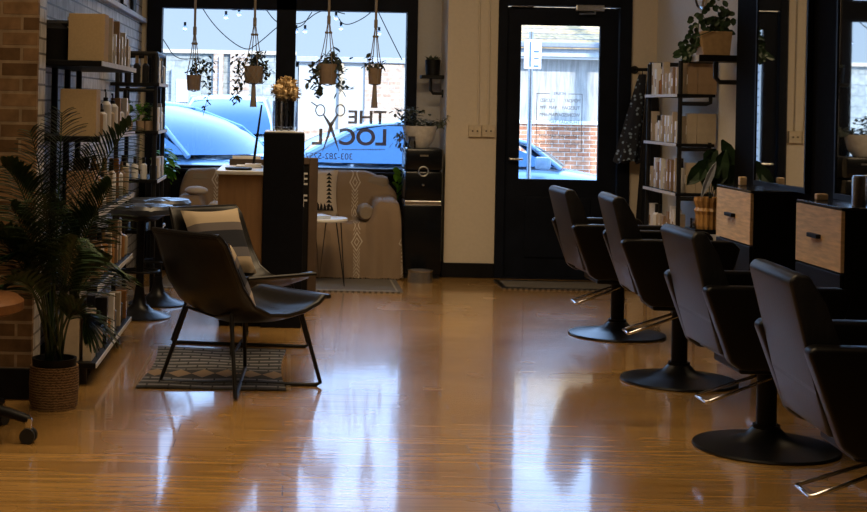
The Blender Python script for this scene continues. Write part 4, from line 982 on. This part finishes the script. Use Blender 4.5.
# coat rail with capes
cr_ = thing('coat_rail', 'black pipe rail on the back wall right of the door', 'rail', (0, 0, 0))
MB().tube([(2.93, YB, 1.80), (2.93, YB - .12, 1.80), (3.10, YB - .12, 1.80)], .014, 8).build('rail', pipe, cr_)
MB().cyl((2.93, YB, 1.80), (2.93, YB - .015, 1.80), .035, 12).build('flange', pipe, cr_)
m, t, b = nodemat('navy_print_cloth'); tc = N(t, 'ShaderNodeTexCoord'); vo = N(t, 'ShaderNodeTexVoronoi'); vo.inputs['Scale'].default_value = 28; t.links.new(tc.outputs['Object'], vo.inputs['Vector'])
rp = N(t, 'ShaderNodeValToRGB'); rp.color_ramp.elements[0].position = .2; rp.color_ramp.elements[0].color = (.30, .42, .60, 1); rp.color_ramp.elements[1].position = .4; rp.color_ramp.elements[1].color = (.012, .016, .03, 1)
t.links.new(vo.outputs['Distance'], rp.inputs[0]); t.links.new(rp.outputs[0], b.inputs['Base Color']); b.inputs['Roughness'].default_value = .8
def cape(label, m_, cx, cy, z0, z1, w0, w1, slant=0, grp=None):
    e = thing('hairdressing_cape', label, 'cape', (cx, cy, 0))
    n = 40
    def f(u, v):
        a_ = 2 * PI * u; z = z1 + (z0 - z1) * v; ww = w0 + (w1 - w0) * v ** .8
        r = 1 + .16 * math.sin(a_ * 6 + v * 2) * v
        return (ww * math.cos(a_) * r + slant * v, .055 * (0.4 + .8 * v) * math.sin(a_) * r, z + .02 * math.sin(a_ * 3) * v)
    MB().grid(f, n, 14).build('cloth', m_, e, smooth=True)
    MB().tube([(0, 0, z1 - .01), (0, 0, z1 + .03), (.02, 0, z1 + .045)], .004, 6).build('loop', rubber, e)
cape('navy patterned cape hanging from the pipe rail right of the door', m, 2.97, 12.24, 1.02, 1.76, .03, .10, -.12)
cape('long black cape hanging behind the patterned one', black, 3.02, 12.10, .35, 1.76, .04, .11, -.0)

# ------------------------------------------------------------------ left shelving
lu = thing('pipe_shelving', 'large near black pipe shelving along the left brick wall', 'shelf unit', (XL, 7.33, 0))
ZS = (.12, .51, .885, 1.265, 1.65)
for z in ZS:
    MB().box((.01, 0, z - .028), (.375, 1.62, z), .003).build('shelf_board', black, lu)
    MB().box((.374, .0, z - .026), (.378, 1.62, z - .001)).build('board_edge', _m['lit_board_edge'], lu)  # same pale strip for light along the board edge
for y in (.10, .55, 1.0, 1.45):
    MB().cyl((.05, y, .0), (.05, y, 1.64), .018, 12).cyl((.05, y, 0), (.05, y, .015), .04, 14).build('pipe_post', pipe, lu, smooth=True)
for y in (.08, 1.5): MB().cyl((.30, y, 0), (.30, y, .10), .02, 12).build('foot', pipe, lu)
bt_ = MB()
for y in (.10, .55, 1.0, 1.45): bt_.tube([(.02, y, 1.84), (.22, y, 1.84)], .017, 10).cyl((.02, y, 1.84), (.03, y, 1.84), .04, 14) if y < .2 else None
bt_.build('wall_pipe', pipe, lu)
def filebox(label, x0, x1, z0, h_, y=7.42, mm=kraft, dep=.12):
    e = MB().box((x0, y - .04, z0), (x1, y + dep, z0 + h_), .002).build('storage_box', mm); tag(e, label, 'box')
filebox('large plain kraft box on the top shelf of the near left rack', -1.135, -.95, 1.65, .24)
filebox('large plain kraft box second from top on the near left rack', -1.17, -.985, 1.265, .24)
filebox('tan box half hidden by palm fronds on the middle left shelf', -1.13, -.99, .885, .20, mm=boxtan)
filebox('tan box behind the palm on the second lowest left shelf', -1.12, -1.02, .51, .22, mm=boxtan)
filebox('wide cream box behind the palm stems on the bottom left shelf', -1.16, -1.05, .12, .23, mm=boxcream)
filebox('narrow cream box on the outer edge of the bottom left shelf', -1.03, -.985, .12, .25, mm=boxcream)
cnd = MB().lathe([(0, 0), (.09, 0), (.10, .16), (.06, .19), (0, .19)], n=22).build('black_canister', black, smooth=True, loc=(-1.235, 7.44, 1.65)); tag(cnd, 'round black canister next to the wall on the top left shelf', 'canister')
names = ['bottom', 'second lowest', 'middle', 'second highest', 'top']
pal = {0: ['grey', 'cream', 'black', 'amber', 'white'], 1: ['amber', 'tan', 'cream', 'amber', 'cream'], 2: ['cream', 'white', 'amber', 'white', 'tan'], 3: ['white', 'cream', 'white', 'tan', 'white'], 4: ['white', 'cream', 'white', 'tan', 'white']}
for k, z in enumerate(ZS):
    it = []
    for i in range(9):
        kd = rnd.choice(['bottle', 'box', 'pump', 'bottle', 'box']); c = pal[k][(i + k) % 5]
        it.append((kd, c, rnd.choice([.055, .065]), rnd.choice([.17, .20, .23, .25])))
    row(it, -1.01, 7.64, 8.88, z, f'{names[k]} near-left shelf', f'products on the {names[k]} shelf of the near left rack')
    it = []
    for i in range(4):
        it.append((rnd.choice(['bottle', 'box']), pal[k][(i + k + 2) % 5], .06, rnd.choice([.17, .21, .24])))
    n = 4
    for i, (kd, c, w_, h_) in enumerate(it):
        product(kd, c, w_, h_, (-1.16, 7.72 + i * .3, z), f'{article(kd, c, h_)} in the back row of the {names[k]} near-left shelf, {ORD[i]}', f'back row on the {names[k]} shelf of the near left rack')
# second rack
l2 = thing('pipe_shelving', 'smaller far black pipe shelving on the left wall near the window', 'shelf unit', (XL, 10.62, 0))
Z2 = (.50, .875, 1.235, 1.585)
for z in Z2:
    MB().box((.01, 0, z - .025), (.37, .74, z), .003).build('shelf_board', black, l2)
    MB().box((.369, .0, z - .024), (.373, .74, z - .001)).build('board_edge', _m['lit_board_edge'], l2)
for x in (.06, .34):
    for y in (.03, .70): MB().cyl((x, y, 0), (x, y, 1.80), .017, 12).build('pipe_post', pipe, l2, smooth=True)
MB().tube([(.06, .03, 1.80), (.34, .03, 1.80), (.34, .70, 1.80), (.06, .70, 1.80)], .017, 10).tube([(.06, .03, 1.53), (.34, .03, 1.53)], .014, 8).build('pipe_rail', pipe, l2)
n2 = ['lowest', 'third', 'second', 'top']
for k, z in enumerate(Z2):
    it = []
    for i in range(5):
        c = ['white', 'black', 'cream', 'white', 'grey'][(i + k) % 5] if k != 3 else ['black', 'white', 'black', 'black', 'white'][i]
        it.append((rnd.choice(['bottle', 'box']), c, .055, .15 if k == 1 else rnd.choice([.17, .20])))
    row(it, -1.0, 10.72, 11.26, z, f'{n2[k]} far-left shelf', f'products on the {n2[k]} shelf of the far left rack')
    if k != 2:
        for i in range(4):
            product('bottle', 'white' if k == 1 else 'black', .05, .16 if k != 3 else .2, (-1.07 - i * .065, 10.70, z), f"{'white' if k == 1 else 'black'} bottle at the front of the {n2[k]} far-left shelf, {ORD[i]} from the aisle", f'front row on the {n2[k]} shelf of the far left rack')
for i, x in enumerate((-1.10, -1.19, -1.045)):
    e = thing('potted_plant', ['small leafy plant in a clay pot on the far left rack, middle one', 'small leafy plant in a clay pot on the far left rack, wall side', 'tiny plant in a clay pot on the far left rack, aisle side'][i], 'plant', (x, 10.70 + (i == 2) * .0, 1.235), 0, 'little plants on the far left rack')
    MB().lathe([(0, 0), (.03, 0), (.037, .07), (.0, .065)], n=14).build('pot', terra, e, smooth=True)
    lf = MB()
    for j in range(36): lf.leaf((rnd.uniform(-.03, .03), rnd.uniform(-.03, .03), .07 + rnd.uniform(0, .13)), (rnd.uniform(-1, 1), rnd.uniform(-1, 1), rnd.uniform(-.3, 1)), .05, .03, .3)
    lf.build('foliage', leafmid if i else leafbright, e)
# framed things on the left ledge
for i, (y, c_) in enumerate(((10.6, kraft), (11.3, paper), (12.0, black))):
    e = thing('picture_frame', ['small kraft picture on the high left ledge, nearest us', 'small white picture on the high left ledge, middle', 'dark framed picture on the high left ledge near the window'][i], 'picture', (XL + .02, y, 2.181), 0, 'little pictures on the ledge')
    MB().box((-.012, -.12, 0), (.01, .12, .30), .003).build('frame', blackframe, e); MB().box((.010, -.10, .02), (.012, .10, .28)).build('print', c_, e)

# bar stools
seatb = mat('blue_black_vinyl', (.05, .06, .085), .3, var=.2, scale=30)
def stool(label, x, y):
    e = thing('bar_stool', label, 'stool', (x, y, 0), 0, 'black bar stools by the left wall')
    MB().lathe([(0, 0), (.205, 0), (.21, .008), (.19, .018), (.10, .045), (.05, .09), (.035, .15), (.03, .20), (0, .20)], n=36).build('base', _m['satin_black_metal'], e, smooth=True)
    MB().cyl((0, 0, .18), (0, 0, .70), .027, 18).build('column', black, e, smooth=True)
    MB().tube([(.13 * math.cos(a_ * PI / 12), .13 * math.sin(a_ * PI / 12), .31) for a_ in range(24)], .008, 8, closed=True).cyl((-.13, 0, .31), (.13, 0, .31), .006, 8).build('foot_ring', black, e, smooth=True)
    st_ = MB().lathe([(0, .69), (.20, .69), (.225, .70), (.228, .73), (.21, .752), (.1, .757), (0, .757)], n=64)
    for q in st_.bm.verts:
        a_ = math.atan2(q.co.y, q.co.x)
        if q.co.z > .725: q.co.z -= .007 * (abs(math.cos(a_ * 4)) < .22)
    st_.build('seat', seatb, e, smooth=True)
    MB().lathe([(0, .66), (.1, .65), (.18, .69), (0, .69)], n=30).build('seat_pan', black, e, smooth=True)
stool('black pedestal bar stool with tufted round seat past the near left rack', -.985, 9.74)
stool('black pedestal bar stool beside the far left rack, partly behind the chairs', -.92, 10.38)

# rolling stool, bottom left corner
rs = thing('rolling_stool', 'brown-seated rolling stool with castors cut off by the left edge', 'stool', (-1.40, 6.15, 0))
MB().lathe([(0, .54), (.25, .54), (.285, .555), (.285, .59), (.26, .61), (0, .615)], n=36).build('seat', mat('brown_leather', (.14, .06, .022), .4, var=.2), rs, smooth=True)
MB().cyl((0, 0, .12), (0, 0, .55), .026, 16).build('column', chrome, rs)
for i in range(5):
    a_ = R(-8 + 72 * i); c_, s_ = math.cos(a_), math.sin(a_)
    lg = MB().tube([(0, 0, .15), (.10 * c_, .10 * s_, .15), (.24 * c_, .24 * s_, .125), (.33 * c_, .33 * s_, .10)], .025, 10, rr=[.03, .027, .022, .018]).build('leg', black, rs, smooth=True)
    w_ = MB(); q = Vector((.33 * c_, .33 * s_, .033)); ax = Vector((-s_, c_, 0))
    w_.cyl(q - ax * .024, q - ax * .006, .033, 16).cyl(q + ax * .006, q + ax * .024, .033, 16).build('castor_wheel', rubber, lg, smooth=True)
    MB().box(q + Vector((-.014, -.014, .0)), q + Vector((.014, .014, .075)), .004).build('castor_fork', chrome, lg)

# palm in basket
pm = thing('potted_palm', 'large dark palm in a round woven basket beside the brick pillar', 'plant', (-1.085, 6.83, 0))
m, t, b = nodemat('woven_basket'); tc = N(t, 'ShaderNodeTexCoord'); wv = N(t, 'ShaderNodeTexWave'); wv.bands_direction = 'Z'; wv.inputs['Scale'].default_value = 26; wv.inputs['Distortion'].default_value = 5; wv.inputs['Detail'].default_value = 3; wv.inputs['Detail Scale'].default_value = 4
t.links.new(tc.outputs['Object'], wv.inputs['Vector']); rp = N(t, 'ShaderNodeValToRGB'); rp.color_ramp.elements[0].color = (.09, .045, .018, 1); rp.color_ramp.elements[1].color = (.46, .28, .13, 1); t.links.new(wv.outputs[0], rp.inputs[0]); t.links.new(rp.outputs[0], b.inputs['Base Color'])
bp = N(t, 'ShaderNodeBump'); bp.inputs['Distance'].default_value = .01; t.links.new(wv.outputs[0], bp.inputs['Height']); t.links.new(bp.outputs[0], b.inputs['Normal']); b.inputs['Roughness'].default_value = .8
MB().lathe([(0, 0), (.105, 0), (.113, .03), (.117, .12), (.113, .20), (.105, .20), (.1, .17), (0, .17)], n=36).build('basket', m, pm, smooth=True)
MB().lathe([(0, .18), (.10, .18), (.105, .235), (.095, .235), (.09, .20), (0, .20)], n=28).build('inner_pot', black, pm, smooth=True)
org = Vector((-1.085, 6.83, 0))
def frond(base, mid, tip, n=30, LL=.25, W__=.026):
    b0, b1, b2 = Vector(base), Vector(mid), Vector(tip); mb = MB(); pts = []
    for i in range(25):
        u = i / 24; pts.append(b0 * (1 - u) ** 2 + b1 * 2 * u * (1 - u) + b2 * u * u)
    mb.tube(pts, .005, 6, rr=[.007 * (1 - .75 * i / 24) for i in range(25)])
    for i in range(n):
        u = .42 + .58 * i / n; k = u * 24; j = min(int(k), 23); p_ = pts[j].lerp(pts[j + 1], k - j); d = (pts[j + 1] - pts[j]).normalized()
        sd = d.cross(Vector((0, 1, .35))).normalized()
        L_ = LL * (1 - .55 * abs(2 * (u - .42) / .58 - .7))
        for s in (-1, 1):
            mb.leaf(p_, d * .75 + sd * s * .75 + Vector((0, 0, rnd.uniform(-.05, .15))), L_ * rnd.uniform(.85, 1.1), W__, .30)
    return mb
def fp(px, py, dy): p_ = P(px, py, 6.83 + dy) - org; return p_
fr_list = [((72, 190, .0), (132, 124, -.05)), ((60, 170, -.1), (62, 112, -.1)), ((40, 190, -.15), (2, 165, -.25)), ((30, 240, -.25), (-18, 235, -.35)), ((78, 235, -.15), (112, 185, -.22)), ((66, 220, .02), (92, 150, -.12)),
           ((50, 235, -.3), (45, 195, -.55)), ((82, 265, -.1), (110, 262, -.22)), ((36, 262, -.3), (4, 285, -.45)), ((64, 262, -.25), (78, 238, -.5)), ((54, 210, -.05), (30, 130, -.10)), ((45, 260, -.2), (10, 205, -.40)), ((68, 290, -.15), (88, 320, -.2)), ((60, 240, -.1), (95, 215, -.15)), ((48, 250, -.15), (20, 250, -.3))]
for md, tp in fr_list:
    bb = Vector((rnd.uniform(-.04, .04), rnd.uniform(-.04, .04), .21))
    frond(bb, fp(*md), fp(*tp)).build('frond', leafdark, pm)
